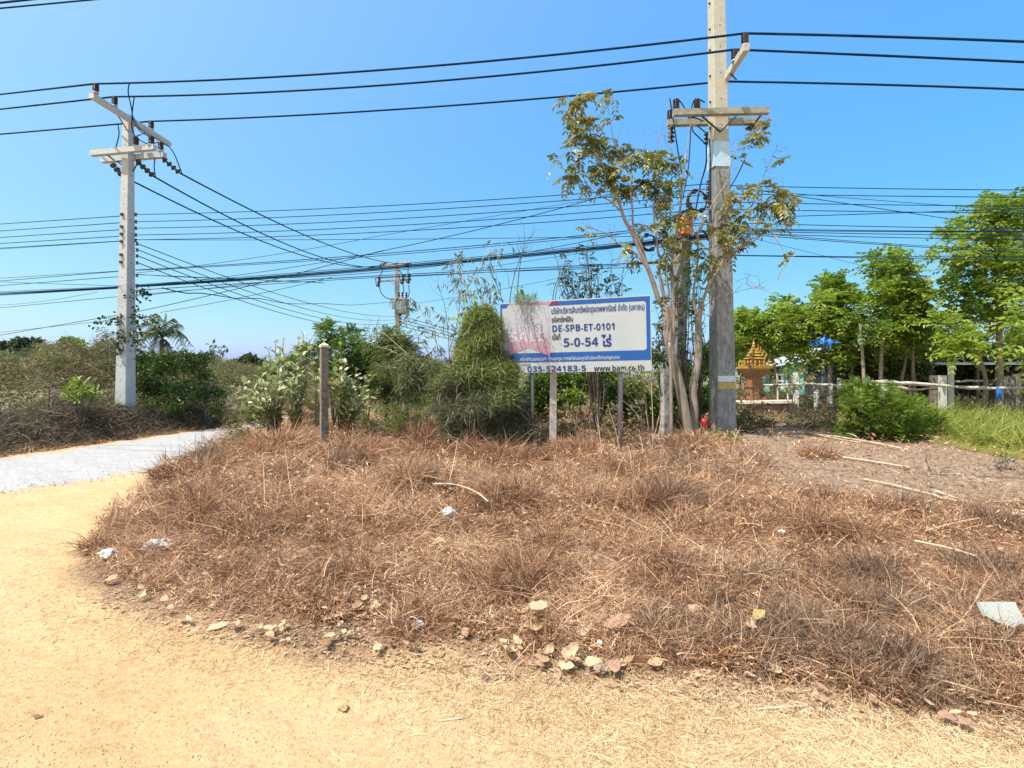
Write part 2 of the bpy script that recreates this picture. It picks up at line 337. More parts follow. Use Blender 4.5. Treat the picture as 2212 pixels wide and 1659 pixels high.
# gravel stones loose along the road edge and pebbles on sand: uncountable
def pebbles(poly, n_, lo, hi, name, mm, label):
    p = sample(poly, n_, .8); mb = MB(); s_ = RNG.uniform(lo, hi, n_)
    O = np.array([[1, 0, 0], [-1, 0, 0], [0, 1, 0], [0, -1, 0], [0, 0, 1], [0, 0, -.6]], float)
    V = p[:, None]+(O[None]*s_[:, None, None])*RNG.uniform(.6, 1.2, (n_, 6, 3)); k = (np.arange(n_)*6)[:, None]
    T = np.array([[0, 2, 4], [2, 1, 4], [1, 3, 4], [3, 0, 4], [2, 0, 5], [1, 2, 5], [3, 1, 5], [0, 3, 5]])
    mb.add(V.reshape(-1, 3), (k[:, :, None]+T[None]).reshape(-1, 3), None, np.repeat(RNG.random(n_), 8))
    tag(put(name, mb.mesh(name), mm), label, 'gravel', kind='stuff')
M['peb'] = leafmat('pebble', [(.30, .19, .10), (.5, .35, .2), (.68, .5, .3)], 0, .9)
M['grv'] = leafmat('gravel_bit', [(.22, .21, .20), (.40, .39, .38), (.52, .51, .50)], 0, .9)
SANDP = [(-150, 1100), (150, 1070), (320, 1030), (200, 1160), (140, 1240), (420, 1370), (900, 1440), (1500, 1500), (2300, 1640), (2300, 1690), (-150, 1690)]
pebbles(SANDP, 5200, .002, .007, 'gravel', M['peb'], 'small pebbles and crumbs of earth on the sand')
pebbles([(-100, 995), (450, 925), (510, 940), (300, 1030), (0, 1075), (-100, 1080)], 3200, .006, .02, 'road_gravel', M['grv'], 'loose white stones on the gravel road')

# hills far off
mb = MB(); hx = np.linspace(-420, 420, 120)
def ridge(x, y0, h, o):
    z = h*(.5+.5*np.sin(x*.013+o))*(.7+.3*np.sin(x*.05+o*2))+h*.08*np.sin(x*.3); return z
for (y0, h, o) in ((330, 9, 1.3), (420, 14, 3.0)):
    pr = [np.stack([hx, np.full_like(hx, y0+d_), np.maximum(-1, ridge(hx, y0, h, o)*q-1)], -1) for d_, q in ((-40, 0), (-22, .6), (0, 1), (30, .6), (60, 0))]
    k = np.concatenate([r_*120+np.arange(119) for r_ in range(4)]); mb.add(np.concatenate(pr), None, np.stack([k, k+120, k+121, k+1], 1))
M['hill'] = mat('wooded_hill', (.13, .17, .14), .95, .25, .15, 0)
tag(put('hills', mb.mesh('hills', (0, 0, 0), True), M['hill']), 'low wooded ridge far beyond the fields', 'hills', kind='structure')
# ------------------------------------------------------------------ weeds
def weeds(name, poly, n_, hlo, hhi, mm, label, lean=.9, wlo=.003, whi=.008, fall=1.0, up=.5, off=0., tone=.5, cat='weeds', thin=None, spread=.30):
    p = sample(poly, n_, fall)
    if name in ('dry_grass', 'dry_weeds'): p = p[RNG.random(len(p)) < (.62+.5*noise2(p[:, 0], p[:, 1], 4.2, 5.)+.25*noise2(p[:, 0], p[:, 1], 9., 1.)).clip(.12, 1)]
    if thin is not None:
        p = p[thin(p)]
    if name in ('straw', 'straw_litter', 'grass_fringe'): p[:, :2] += RNG.normal(size=(len(p), 2))*[.30, .10]; p[:, 2] = terr(p[:, 0], p[:, 1]); p = p[p[:, 1] > 1.7]
    n2 = len(p); D = p[:, 1]
    nn = noise2(p[:, 0], p[:, 1], 2.2, .7); n3 = noise2(p[:, 0], p[:, 1], 5.5, 2.)
    hh = RNG.uniform(hlo, hhi, n2)*(1+.45*nn+.25*n3).clip(.35, 1.8)
    d = rdir(n2)*lean; d[:, 2] = np.abs(d[:, 2])*.5+up*(1+.5*n3)
    p = p.copy(); p[:, 2] += RNG.uniform(-.01, .5, n2)*hh*off
    u_ = CX+F*p[:, 0]/p[:, 1]; v_ = HZ+1728/p[:, 1]
    if name in ('dry_grass', 'dry_weeds', 'grass_litter'):
        e1 = inpoly(u_-35, v_+18, MOUND); e2 = inpoly(u_-90, v_+60, MOUND); kf = np.where(e1, np.where(e2, 1., .6), .35)*(1+.25*nn); hh = hh*kf.clip(.2, 1.2)
        right = smooth((u_-1480)/350)*smooth((v_-985)/40); hh = hh*(1-.62*right*(v_ < 1290)); hh = hh*(1-.2*smooth((v_-930)/40)*(v_ < 1150))
    bend = rdir(n2)*.6; bend[:, 2] = -np.abs(bend[:, 2])*.9
    W = RNG.uniform(wlo, whi, n2)*np.clip(D/5, .8, 1.9)
    n4 = noise2(p[:, 0], p[:, 1], 1.1, 4.); r = np.clip(tone+spread*RNG.normal(size=n2)+.20*nn+.18*n3+.18*n4, 0, 1)
    mb = MB(); mb.blades(p, d, bend, hh, W, r, 3)
    return tag(put(name, mb.mesh(name), mm), label, cat, kind='stuff')
def notclear(p):
    u = CX+F*p[:, 0]/p[:, 1]; v = HZ+1728/p[:, 1]
    c = inpoly(u, v, [(1590, 970), (1750, 925), (2300, 940), (2300, 1120), (2050, 1130), (1800, 1100), (1640, 1060)])
    return (~c) | (RNG.random(len(p)) < .06)
BACK = [(500, 905), (430, 975), (330, 1030), (270, 1100), (260, 1150), (700, 1180), (1300, 1170), (2300, 1200), (2500, 905)]
weeds('dry_weeds', BACK, 80000, .08, .26, M['weed'], 'tangled reddish brown dead weeds heaped over the mound', .9, .004, .009, .7, .45, 1.0, .5, thin=notclear)
MIDP = [(250, 1080), (190, 1160), (190, 1230), (450, 1320), (900, 1370), (1400, 1430), (2300, 1560), (2500, 1130), (1600, 1100)]
weeds('dry_grass', MIDP, 80000, .06, .20, M['weed'], 'matted dead brown grass on the near slope of the mound', 1.0, .003, .008, .7, .32, .8, .55)
weeds('grass_litter', MOUND, 60000, .03, .09, M['weed'], 'short broken bits of dead grass covering the soil', 1.2, .003, .008, .8, .06, .3, .6, cat='dead grass')
FRONT = [(150, 1225), (230, 1290), (420, 1350), (900, 1400), (1400, 1450), (2300, 1570), (2300, 1720), (1500, 1600), (1000, 1530), (500, 1440), (180, 1330)]
weeds('straw_litter', FRONT, 16000, .02, .08, M['straw'], 'pale flattened straw at the edge of the sand', 1.3, .0015, .004, .5, .03, .1, .5, cat='straw')
RB = [(900, 1470), (1300, 1480), (1700, 1530), (2300, 1600), (2300, 1720), (1300, 1700), (1000, 1600)]
weeds('grass_fringe', [(110, 1200), (200, 1150), (330, 1280), (900, 1380), (1500, 1440), (2300, 1570), (2300, 1640), (1500, 1530), (900, 1480), (450, 1420), (200, 1340)], 9000, .02, .08, M['weed'], 'loose dead grass bits strayed onto the sand', 1.2, .0015, .005, .4, .03, .1, .6, cat='dead grass')
weeds('straw', RB, 12000, .03, .11, M['straw'], 'scattered pale straw on the sand at the lower right', 1.3, .0015, .004, .4, .02, .05, .6, cat='straw')
def clumps(name, poly, nc, nb, H, R, mm, label, tone):
    c = sample(poly, nc, .5); c = c[notclear(c)]; mb = MB()
    for q in c:
        n_ = int(nb*RNG.uniform(.4, 1.3)); h = H*RNG.uniform(.45, 1.25); r_ = R*RNG.uniform(.5, 1.4); a = RNG.uniform(0, 6.283, n_); w_ = np.sqrt(RNG.random(n_))*r_
        p = np.stack([q[0]+np.cos(a)*w_, q[1]+np.sin(a)*w_, np.zeros(n_)], 1); p[:, 2] = terr(p[:, 0], p[:, 1])+RNG.uniform(0, .35, n_)*h
        ln = rdir(1)[0]*.35; d = np.stack([np.cos(a)*.5, np.sin(a)*.5, np.full(n_, .8)], 1)+rdir(n_)*.8+ln; be = rdir(n_)*.5; be[:, 2] -= .3; t0 = tone+.14*RNG.normal()
        mb.blades(p, d, be, RNG.uniform(.35, 1, n_)*h, RNG.uniform(.003, .007, n_)*max(1, q[1]/5), np.clip(t0+.27*RNG.normal(size=n_), 0, 1), 4)
    return tag(put(name, mb.mesh(name), M[mm]), label, 'weeds', kind='stuff')
clumps('shaggy_weeds', BACK, 85, 420, .42, .22, 'weed', 'shaggy uneven dead weeds standing out of the mound', .42)
clumps('grey_weeds', BACK, 26, 420, .40, .24, 'weedgrey', 'greyish dead weeds mixed into the back of the mound', .42)
clumps('low_weeds', MIDP, 90, 300, .20, .15, 'weed', 'small dead grass clumps on the near slope', .45)
clumps('grey_low_weeds', [(1450, 1240), (2230, 1230), (2230, 1500), (1900, 1480), (1500, 1400)], 34, 380, .24, .17, 'weedgrey', 'grey brown dead grass on the lower right of the mound', .45)
def stalks(name, poly, n_, lo, hi, label):
    p = sample(poly, n_, .5); p = p[notclear(p)]; n2 = len(p); d = rdir(n2)*.45+[0, 0, 1]; mb = MB(); mb.blades(p, d, rdir(n2)*.25, RNG.uniform(lo, hi, n2), RNG.uniform(.005, .009, n2)*np.clip(p[:, 1]/5, .7, 1.7), np.clip(.6+.25*RNG.normal(size=n2), 0, 1), 4)
    tag(put(name, mb.mesh(name), M['weed']), label, 'weeds', kind='stuff')
stalks('dry_stalks', BACK, 900, .25, .62, 'upright dead stems rising above the weed mound')
stalks('dry_grass_stalks', MIDP, 500, .10, .26, 'thin dead stems on the near slope')
# short broad bits of dead leaf lying on top of the weeds
def bits(name, poly, n_, mm, label, top, tone, s0=.025, s1=.07):
    p = sample(poly, n_, .75); p = p[notclear(p) | (RNG.random(len(p)) < .3)]; n2 = len(p); p[:, 2] += RNG.random(n2)*top*(1+.5*noise2(p[:, 0], p[:, 1], 4.2, 5.)).clip(.1, 2); L_ = RNG.uniform(s0, s1, n2)*np.clip(p[:, 1]/5, .8, 1.8)
    mb = MB(); d = rdir(n2)*[1, 1, .5]; mb.leaves(p, d, rdir(n2)*.7+[0, 0, 1], L_, L_*RNG.uniform(.16, .32, n2), np.repeat(np.clip(tone+.25*RNG.normal(size=n2), 0, 1), 2), fold=.3); tag(put(name, mb.mesh(name), M[mm]), label, 'dead leaves', kind='stuff')
bits('dead_leaves', BACK, 17000, 'weed', 'crisp dead leaf bits caught on the weed mound', .16, .78)
bits('dead_leaf_litter', MIDP, 22000, 'weed', 'broken pale leaf bits over the flattened weeds', .07, .80)
bits('clearing_litter', [(1600, 985), (1760, 935), (2230, 960), (2300, 1150), (1900, 1130), (1680, 1070)], 9000, 'teak', 'broken dry leaf bits scattered over the bare clearing', .02, .35, .02, .05)
# distinct standing tufts
def tuft(u, v, R, H, n_, label, mm='weed', tone=.5, dz=0., name='dead_weed_clump', grp='standing clumps of dead weeds', wd=(.003, .007)):
    c = uvw(u, v); a = RNG.uniform(0, 2*math.pi, n_); q = np.sqrt(RNG.random(n_))*R
    p = np.stack([c[0]+np.cos(a)*q, c[1]+np.sin(a)*q, np.zeros(n_)], 1); p[:, 2] = terr(p[:, 0], p[:, 1])+RNG.uniform(0, .45, n_)*H*(1-q/R*.6)
    d = np.stack([np.cos(a)*.7, np.sin(a)*.7, np.full(n_, .9)], 1)+rdir(n_)*.55
    bend = rdir(n_)*.45; bend[:, 2] -= .35
    mb = MB(); mb.blades(p, d, bend, RNG.uniform(.35, 1, n_)*H*(1.05-.5*q/R), RNG.uniform(*wd, n_)*max(1, c[1]/5), np.clip(tone+.25*RNG.normal(size=n_), 0, 1), 4)
    one(name, mb, M[mm], label, 'weed clump', grp, loc=c)
tuft(1150, 1270, .30, .34, 1500, 'dense brown dead weed clump in the middle of the near slope', tone=.36)
tuft(1180, 1200, .22, .26, 700, 'upright dead weed clump just behind the largest middle clump', tone=.42)
tuft(430, 1090, .35, .36, 900, 'wiry dead weed clump by the bend of the gravel road', tone=.4)
tuft(365, 1200, .16, .28, 300, 'thin reddish weed clump behind the two plastic bags', tone=.35)
tuft(1450, 1120, .35, .50, 1100, 'tall grey brown weed clump in front of the leaning tree', 'weedgrey', .4)
tuft(1370, 1060, .3, .42, 800, 'brown weed clump in front of the right sign post', tone=.4)
tuft(1500, 1000, .42, .50, 1100, 'straw coloured weed clump at the foot of the leaning tree', tone=.6)
tuft(590, 990, .75, .55, 2600, 'heap of orange brown dead vines left of the concrete post', tone=.6)
tuft(760, 1015, .6, .42, 1500, 'dead weed heap at the foot of the concrete post', tone=.5)
tuft(930, 1020, .6, .40, 1500, 'dead weed heap in front of the low feathery bush', tone=.45)
tuft(1090, 1030, .6, .45, 1800, 'arching dry stems in front of the tall vine covered mound', tone=.42)
tuft(1250, 1010, .5, .45, 1500, 'reddish dead weed heap below the sign panel', tone=.58)
tuft(1620, 1400, .3, .24, 1100, 'grey brown dead weed clump beside the yellow leaf', 'weedgrey', .5)
tuft(1800, 1400, .35, .26, 1500, 'grey brown weed clump on the lower right of the mound', 'weedgrey', .5)
tuft(1950, 1330, .3, .24, 1100, 'grey brown weed clump behind the lower right leaf litter', 'weedgrey', .5)
tuft(2080, 1180, .3, .2, 700, 'low dry weed clump near the right edge of the mound', tone=.5)
tuft(1420, 1380, .25, .26, 900, 'dead weed clump above the curled leaves at the sand edge', 'weedgrey', .5)
tuft(1600, 960, .3, .30, 700, 'grey green weed clump at the foot of the big concrete pole', 'scrub', .6)
tuft(1830, 1330, .25, .2, 600, 'small dead weed clump in the middle right of the slope', tone=.45)
tuft(2190, 1300, .25, .3, 600, 'dry weed clump beside the white foam piece', tone=.5)
# ------------------------------------------------------------------ utility poles
def vsub(a, b): return np.asarray(a, float)-np.asarray(b, float)
def frame(ang):
    """front normal turned by ang from the line to the camera axis: columns are across, front, up"""
    c, s = math.cos(ang), math.sin(ang); return np.array([[c, -s, 0], [s, c, 0], [0, 0, 1.]])
def shaft(base, top, w0, w1, ang, holes=True):
    mb = MB(); R = frame(ang); n = 14; ch = .10
    for i in range(n+1):
        pass
    V = []; ts = np.linspace(0, 1, n+1)
    for t in ts:
        c = base*(1-t)+top*t; w_ = (w0*(1-t)+w1*t)/2; q = w_*(1-ch)
        for x, y in ((-q, -w_), (q, -w_), (w_, -q), (w_, q), (q, w_), (-q, w_), (-w_, q), (-w_, -q)):
            V.append(c+R@np.array([x, y, 0]))
    k = np.arange(8); k2 = (k+1) % 8
    F4 = np.concatenate([np.stack([i*8+k, i*8+k2, (i+1)*8+k2, (i+1)*8+k], 1) for i in range(n)]).tolist()
    F4 += [[n*8, n*8+1, n*8+2, n*8+3], [n*8, n*8+3, n*8+4, n*8+7], [n*8+7, n*8+4, n*8+5, n*8+6]]
    mb.add(V, None, F4, .5); return mb
def onface(base, top, w0, w1, ang, t, face, off=0., dx=0.):
    """a point on a face of a shaft; face: 'f' front, 'r' right, 'l' left"""
    c = base*(1-t)+top*t; w_ = (w0*(1-t)+w1*t)/2+off
    v = {'f': (dx, -w_, 0), 'r': (w_, dx, 0), 'l': (-w_, dx, 0)}[face]; return c+frame(ang)@np.array(v)
def holes(base, top, w0, w1, ang, faces, zs):
    mb = MB()
    for face in faces:
        ax = frame(ang)@np.array({'f': (0, -1, 0), 'r': (1, 0, 0), 'l': (-1, 0, 0)}[face])
        for t in zs:
            p = onface(base, top, w0, w1, ang, t, face); mb.lathe(p-ax*.01, ax, [(.012, 0), (.012, .014), (.0, .0145)], 6)
            if face == 'l' and t > .45: mb.lathe(p, ax, [(.02, 0), (.02, .03), (0, .031)], 6)
    return mb
def pin_insulator(t, p, h, s=1.0):
    """p is the top where the wire sits"""
    mb = MB(); p = np.asarray(p, float); r = .062*s; b = p-np.array([0, 0, h])
    prof = [(.02*s, 0)]
    for i in range(6):
        z = h*(.22+.12*i); prof += [(r*.62, z), (r, z+h*.02), (r*.95, z+h*.07), (r*.6, z+h*.09)]
    prof += [(r*.55, h*.95), (r*.35, h), (0, h)]
    mb.lathe(b, (0, 0, 1), prof, 12); ins = part('pin_insulator', mb, M['porc'], t, True)
    mb = MB(); mb.lathe(b-np.array([0, 0, .02]), (0, 0, 1), [(0, 0), (r*.9, 0), (r*.95, h*.16), (r*.5, h*.22), (0, h*.22)], 12)
    part('insulator_cap', mb, M['porcgrey'], ins, True)
def disc_string(t, a, b_, n_, r=.085):
    mb = MB(); a = np.asarray(a, float); b_ = np.asarray(b_, float); L = np.linalg.norm(b_-a); ax = (b_-a)/L
    prof = [(.012, 0)]; s_ = L/n_
    for i in range(n_):
        z = i*s_; prof += [(.018, z+s_*.1), (r*.45, z+s_*.18), (r*.5, z+s_*.42), (r, z+s_*.6), (r*.92, z+s_*.7), (.03, z+s_*.78), (.016, z+s_*.98)]
    mb.lathe(a, ax, prof, 10); part('disc_insulator_string', mb, M['porc'], t, True)
def curve3(pts, n=16):
    """smooth line through 3D points (Catmull-Rom)"""
    p = np.asarray(pts, float); p = np.concatenate([2*p[:1]-p[1:2], p, 2*p[-1:]-p[-2:-1]]); o = []
    for i in range(1, len(p)-2):
        for t in np.linspace(0, 1, n, endpoint=False):
            o.append(.5*((2*p[i])+(-p[i-1]+p[i+1])*t+(2*p[i-1]-5*p[i]+4*p[i+1]-p[i+2])*t*t+(-p[i-1]+3*p[i]-3*p[i+1]+p[i+2])*t**3))
    o.append(p[-2]); return np.array(o)
def px3(L_, D=None): return [P(q[0], q[1], q[2] if len(q) > 2 else D) for q in L_]

# --- big pole on the right (D about 9.8)
DR = 9.8
rb = P(1562, 950, DR); rb[2] = .1; rt = P(1545, -160, DR); AR = math.radians(-4)+math.atan2(-(1562-CX)/F, 1)+math.radians(26)
AR = math.radians(3)
pole_r = thing('utility_pole', 'tall square concrete power pole with double crossarms standing behind the leaning tree', 'utility pole', rb, 'concrete power poles')
W0R, W1R = .385, .225
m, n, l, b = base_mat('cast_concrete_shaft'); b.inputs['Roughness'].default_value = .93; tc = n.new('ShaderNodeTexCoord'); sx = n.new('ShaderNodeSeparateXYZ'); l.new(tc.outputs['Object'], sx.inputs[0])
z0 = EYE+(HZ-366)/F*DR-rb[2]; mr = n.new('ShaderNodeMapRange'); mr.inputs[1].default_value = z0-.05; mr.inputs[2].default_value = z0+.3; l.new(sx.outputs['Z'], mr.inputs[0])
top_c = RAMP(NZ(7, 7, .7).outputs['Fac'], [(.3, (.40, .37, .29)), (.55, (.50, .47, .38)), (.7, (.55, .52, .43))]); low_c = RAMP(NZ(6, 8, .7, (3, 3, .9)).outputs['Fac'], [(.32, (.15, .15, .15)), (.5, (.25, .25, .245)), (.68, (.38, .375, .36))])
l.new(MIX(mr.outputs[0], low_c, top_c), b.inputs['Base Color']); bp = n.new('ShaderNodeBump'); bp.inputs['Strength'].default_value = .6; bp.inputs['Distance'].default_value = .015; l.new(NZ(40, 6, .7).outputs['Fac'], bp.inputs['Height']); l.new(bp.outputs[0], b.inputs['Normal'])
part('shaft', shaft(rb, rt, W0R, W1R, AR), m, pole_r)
# shaft colour is lighter above the wrap, darker below it
ts = [.05, .1, .16, .22, .27, .31, .37, .43, .50, .56, .61, .66, .71, .76, .80, .85, .9]
part('bolt_hole', holes(rb, rt, W0R, W1R, AR, 'fl', ts), M['darksteel'], pole_r)
for o_ in list(pole_r.children):
    if o_.name.startswith('bolt_hole'): tag(o_, None, None, None, 'stuff')
front = frame(AR)@np.array([0, -1., 0])
def fband(y0, y1, wfrac, m_, name, prop=.004, x0=-1, x1=1, ret=False):
    """a sheet wrapped on the front face between two picture heights"""
    z0 = EYE+(HZ-y1)/F*DR; z1 = EYE+(HZ-y0)/F*DR; H_ = rt[2]-rb[2]
    mb = MB(); t0 = (z0-rb[2])/H_; t1 = (z1-rb[2])/H_
    a = onface(rb, rt, W0R, W1R, AR, t0, 'f', prop); b2 = onface(rb, rt, W0R, W1R, AR, t1, 'f', prop); ax = frame(AR)@np.array([1., 0, 0])
    w0_ = (W0R*(1-t0)+W1R*t0)/2*wfrac; w1_ = (W0R*(1-t1)+W1R*t1)/2*wfrac
    bk = frame(AR)@np.array([0, prop*.8, 0])
    V = [a+ax*w0_*x0, a+ax*w0_*x1, b2+ax*w1_*x1, b2+ax*w1_*x0]; V = V+[v+bk for v in V]
    F_ = [[0, 1, 2, 3], [7, 6, 5, 4], [0, 4, 5, 1], [1, 5, 6, 2], [2, 6, 7, 3], [3, 7, 4, 0]]
    if ret:  # wrap round the left edge too
        lx = frame(AR)@np.array([-1., 0, 0])*(.02); back = frame(AR)@np.array([0, 1., 0])*(W0R*.8)
        V += [V[0]+lx, V[3]+lx, V[0]+lx+back, V[3]+lx+back]; F_ += [[8, 0, 3, 9], [10, 8, 9, 11]]
    mb.add(V, None, F_); return part(name, mb, m_, pole_r)
M['banner'] = mat('pale_blue_plastic', (.50, .66, .80), .5, .12, 5, .15)
M['plate'] = mat('white_plate', (.62, .66, .70), .5, .12, 30, .05)
M['plateold'] = mat('scratched_plate', (.34, .36, .38), .7, 0, 30, .1, c2=(.16, .16, .17))
M['ylw'] = mat('faded_yellow_paint', (.50, .34, .10), .8, .2, 20, .1)
fband(313, 366, 1.02, M['banner'], 'plastic_wrap', .012, ret=True, x1=1.0)
fband(798, 811, .94, M['plateold'], 'number_plate')
fband(811.5, 824, .94, M['plate'], 'number_plate')
fband(826, 839, .9, M['ylw'], 'painted_band', .003)
# crossarms
def arm(t, a, b_, w_, h_, m_=None, name='crossarm'):
    mb = MB(); mb.bar(a, b_, w_, h_); return part(name, mb, m_ or M['conc'], t)
arm(pole_r, P(1454, 244, 9.52), P(1660, 239.5, 9.52), .11, .115, M['armc'])
arm(pole_r, P(1442, 266, 9.98), P(1640, 262, 9.98), .11, .115, M['armc'])
arm(pole_r, P(1554, 192, 10.25), P(1613, 101, 8.5), .10, .115)
for (x, y, D, h) in ((1460.6, 213, 9.52, .24), (1505.7, 213, 9.52, .24), (1448, 237, 9.98, .24), (1493, 237, 9.98, .24), (1609, 72, 8.63, .21), (1587, 107, 9.07, .21), (1560, 177, 10.08, .21)):
    pin_insulator(pole_r, P(x, y, D), h)
disc_string(pole_r, P(1451, 272, 9.9), P(1450, 309, 9.9), 4, .07); disc_string(pole_r, P(1527, 285, 10.0), P(1526, 313, 10.0), 3, .06)
disc_string(pole_r, P(1622.6, 267, 9.98), P(1622, 283, 9.98), 1, .11)
for pts in ([(1515, 250, 9.45), (1556, 285, 9.6)], [(1556, 285, 9.6), (1592.5, 248, 9.45)], [(1502, 268, 10.0), (1528, 290, 9.95)], [(1645, 247, 9.6), (1632, 264, 9.95)], [(1590, 172, 9.2), (1572, 152, 9.6)]):
    mb = MB(); q = px3(pts); mb.bar(q[0], q[1], .035, .012); part('brace', mb, M['darksteel'], pole_r)
for pts, r_ in (([(1447, 213, 9.9), (1455, 262, 9.8), (1465, 330, 9.7), (1473, 375, 9.6)], .012), ([(1460, 213, 9.5), (1470, 220, 9.5), (1490, 247, 9.55), (1520, 262, 9.6)], .010),
                ([(1493, 237, 9.9), (1497, 222, 9.9), (1505, 213, 9.6), (1522, 221, 9.7)], .012), ([(1493, 262, 9.9), (1497, 283, 9.8), (1510, 297, 9.8), (1526, 313, 9.8)], .012),
                ([(1526, 313, 9.8), (1525, 355, 9.8), (1513, 400, 9.75), (1500, 470, 9.7)], .014), ([(1532, 300, 9.5), (1535, 360, 9.45), (1534, 460, 9.4)], .010),
                ([(1493, 262, 9.9), (1490, 320, 9.8), (1486, 370, 9.8), (1475, 430, 9.8)], .010), ([(1609, 345, 9.7), (1592, 380, 9.7), (1577, 405, 9.7)], .011)):
    mb = MB(); mb.tube(curve3(px3(pts), 8), r_, 6); part('jumper_lead', mb, M['wire'], pole_r)
# leads clipped down the left face
for dx in (-.06, .03, .09):
    mb = MB(); q = [onface(rb, rt, W0R, W1R, AR, t, 'l', .012, dx+.01*math.sin(t*30)) for t in np.linspace(.35, .62, 12)]; mb.tube(q, .008, 5); part('lead_wire', mb, M['porcgrey'], pole_r)
# insulator rack for the service wires, left side
for y in (395, 407, 419, 435, 450):
    mb = MB(); q = P(1529, y, 9.75); mb.lathe(q-np.array([0, 0, .035]), (0, 0, 1), [(.0, 0), (.035, 0), (.02, .02), (.02, .05), (.035, .07), (0, .07)], 8); part('spool_insulator', mb, M['porc'], pole_r, True)

# --- left pole (D about 12.2)
DL = 12.2
lb = P(270, 905, DL); lb[2] = -.05; lt = P(277.5, 250, DL); AL = math.atan2(.61, .79)-math.radians(45-5); W0L, W1L = .315, .165
AL = math.radians(-5.5)
pole_l = thing('utility_pole', 'pale concrete power pole standing in scrub beyond the white gravel road', 'utility pole', lb, 'concrete power poles')
part('shaft', shaft(lb, lt, W0L, W1L, AL), M['conc_grey'], pole_l)
hh_ = part('bolt_hole', holes(lb, lt, W0L, W1L, AL, 'fr', np.linspace(.08, .95, 20)), M['darksteel'], pole_l); hh_['kind'] = 'stuff'
arm(pole_l, P(197, 206, 11.05), P(366, 312, 13.3), .12, .11, M['conc_grey'])
arm(pole_l, P(198, 332, 12.15), P(335, 318.5, 11.8), .11, .12, M['conc_grey']); arm(pole_l, P(221, 346.5, 12.6), P(356, 335, 12.2), .11, .12, M['conc_grey'])
for (x, y, D, h) in ((207, 180, 11.1, .21), (247.7, 209, 11.6, .21), (326.6, 262, 12.75, .21), (293.8, 295, 11.9, .23), (327, 293, 11.8, .23), (347.4, 306, 12.2, .23)): pin_insulator(pole_l, P(x, y, D), h)
disc_string(pole_l, P(240, 352, 12.4), P(264, 379, 12.3), 3, .075); disc_string(pole_l, P(294, 347, 12.4), P(331, 380, 12.4), 4, .075); disc_string(pole_l, P(350.6, 341.5, 12.2), P(388, 373.5, 12.3), 4, .075)
for pts in ([(253, 247, 11.9), (278, 286, 12.05)], [(312, 287, 12.6), (291.7, 296, 12.2)], [(253, 348, 12.5), (268, 361, 12.3)], [(308, 330, 12.4), (288, 370, 12.2)], [(234, 336, 12.1), (246, 346, 12.5)]):
    mb = MB(); q = px3(pts); mb.bar(q[0], q[1], .04, .014); part('brace', mb, M['darksteel'], pole_l)
for pts in ([(280, 178, 11.3), (277, 200, 11.4), (285, 240, 11.6), (285, 275, 11.7), (292, 296, 11.9)], [(290, 209, 11.6), (286, 252, 11.6), (300, 280, 11.7), (330, 302, 11.9), (320, 313, 11.9)],
            [(255, 270, 12.1), (257, 290, 12.1), (250, 320, 12.1)], [(292, 297, 11.9), (320, 311, 12), (347, 308, 12.2), (372, 325, 12.2), (393, 374, 12.3)], [(335, 340, 12.2), (333, 360, 12.3), (336, 384, 12.4)],
            [(286, 250, 11.9), (300, 275, 11.8), (312, 285, 11.8), (327, 296, 11.8)]):
    mb = MB(); mb.tube(curve3(px3(pts), 7), .012, 6); part('jumper_lead', mb, M['wire'], pole_l)
for y in (463.5, 479, 493, 507.6, 519, 527, 540, 553, 568, 595, 617):
    mb = MB(); q = P(293 if y < 520 else 296, y, DL-.1); mb.lathe(q-np.array([0, 0, .035]), (0, 0, 1), [(.0, 0), (.04, 0), (.022, .02), (.022, .05), (.04, .07), (0, .07)], 8); part('spool_insulator', mb, M['porc'], pole_l, True)
for y in (455, 480, 495, 510, 537, 552):
    mb = MB(); q = onface(lb, lt, W0L, W1L, AL, (905-y)/655, 'f', .02, -.03); mb.box(q, (.03, .02, .03), frame(AL)); part('clamp', mb, M['darksteel'], pole_l)
# creeper on the left pole
def creeper(name, label, paths, D, mm, n_, rad, L=.07, parentlabel='vine'):
    mbs = MB(); mbl = MB()
    for pts in paths:
        c = curve3(px3(pts, D), 10); mbs.tube(c, .006, 4)
        ii = RNG.integers(0, len(c), n_); p = c[ii]+RNG.normal(size=(n_, 3))*rad; mbl.ovals(p, rdir(n_)-np.array([0, 0, .4]), rdir(n_), RNG.uniform(.6, 1.2, n_)*L, RNG.uniform(.5, .8, n_)*L, RNG.random(n_))
    loc = px3(paths[0], D)[0]; t = thing(name, label, parentlabel, loc)
    part('stem', mbs, M['barkdark'], t); part('foliage', mbl, M[mm], t); return t
creeper('climbing_vine', 'dark creeper climbing the shaded side of the left concrete pole', [[(294, 770), (293, 700), (292, 680), (315, 690), (345, 684)], [(294, 700), (292, 640), (308, 630), (322, 642)], [(300, 760), (296, 730), (294, 690)], [(262, 690), (240, 691), (205, 699)], [(258, 720), (256, 740), (258, 760)]], 12.0, 'ldark', 70, .07, .09)

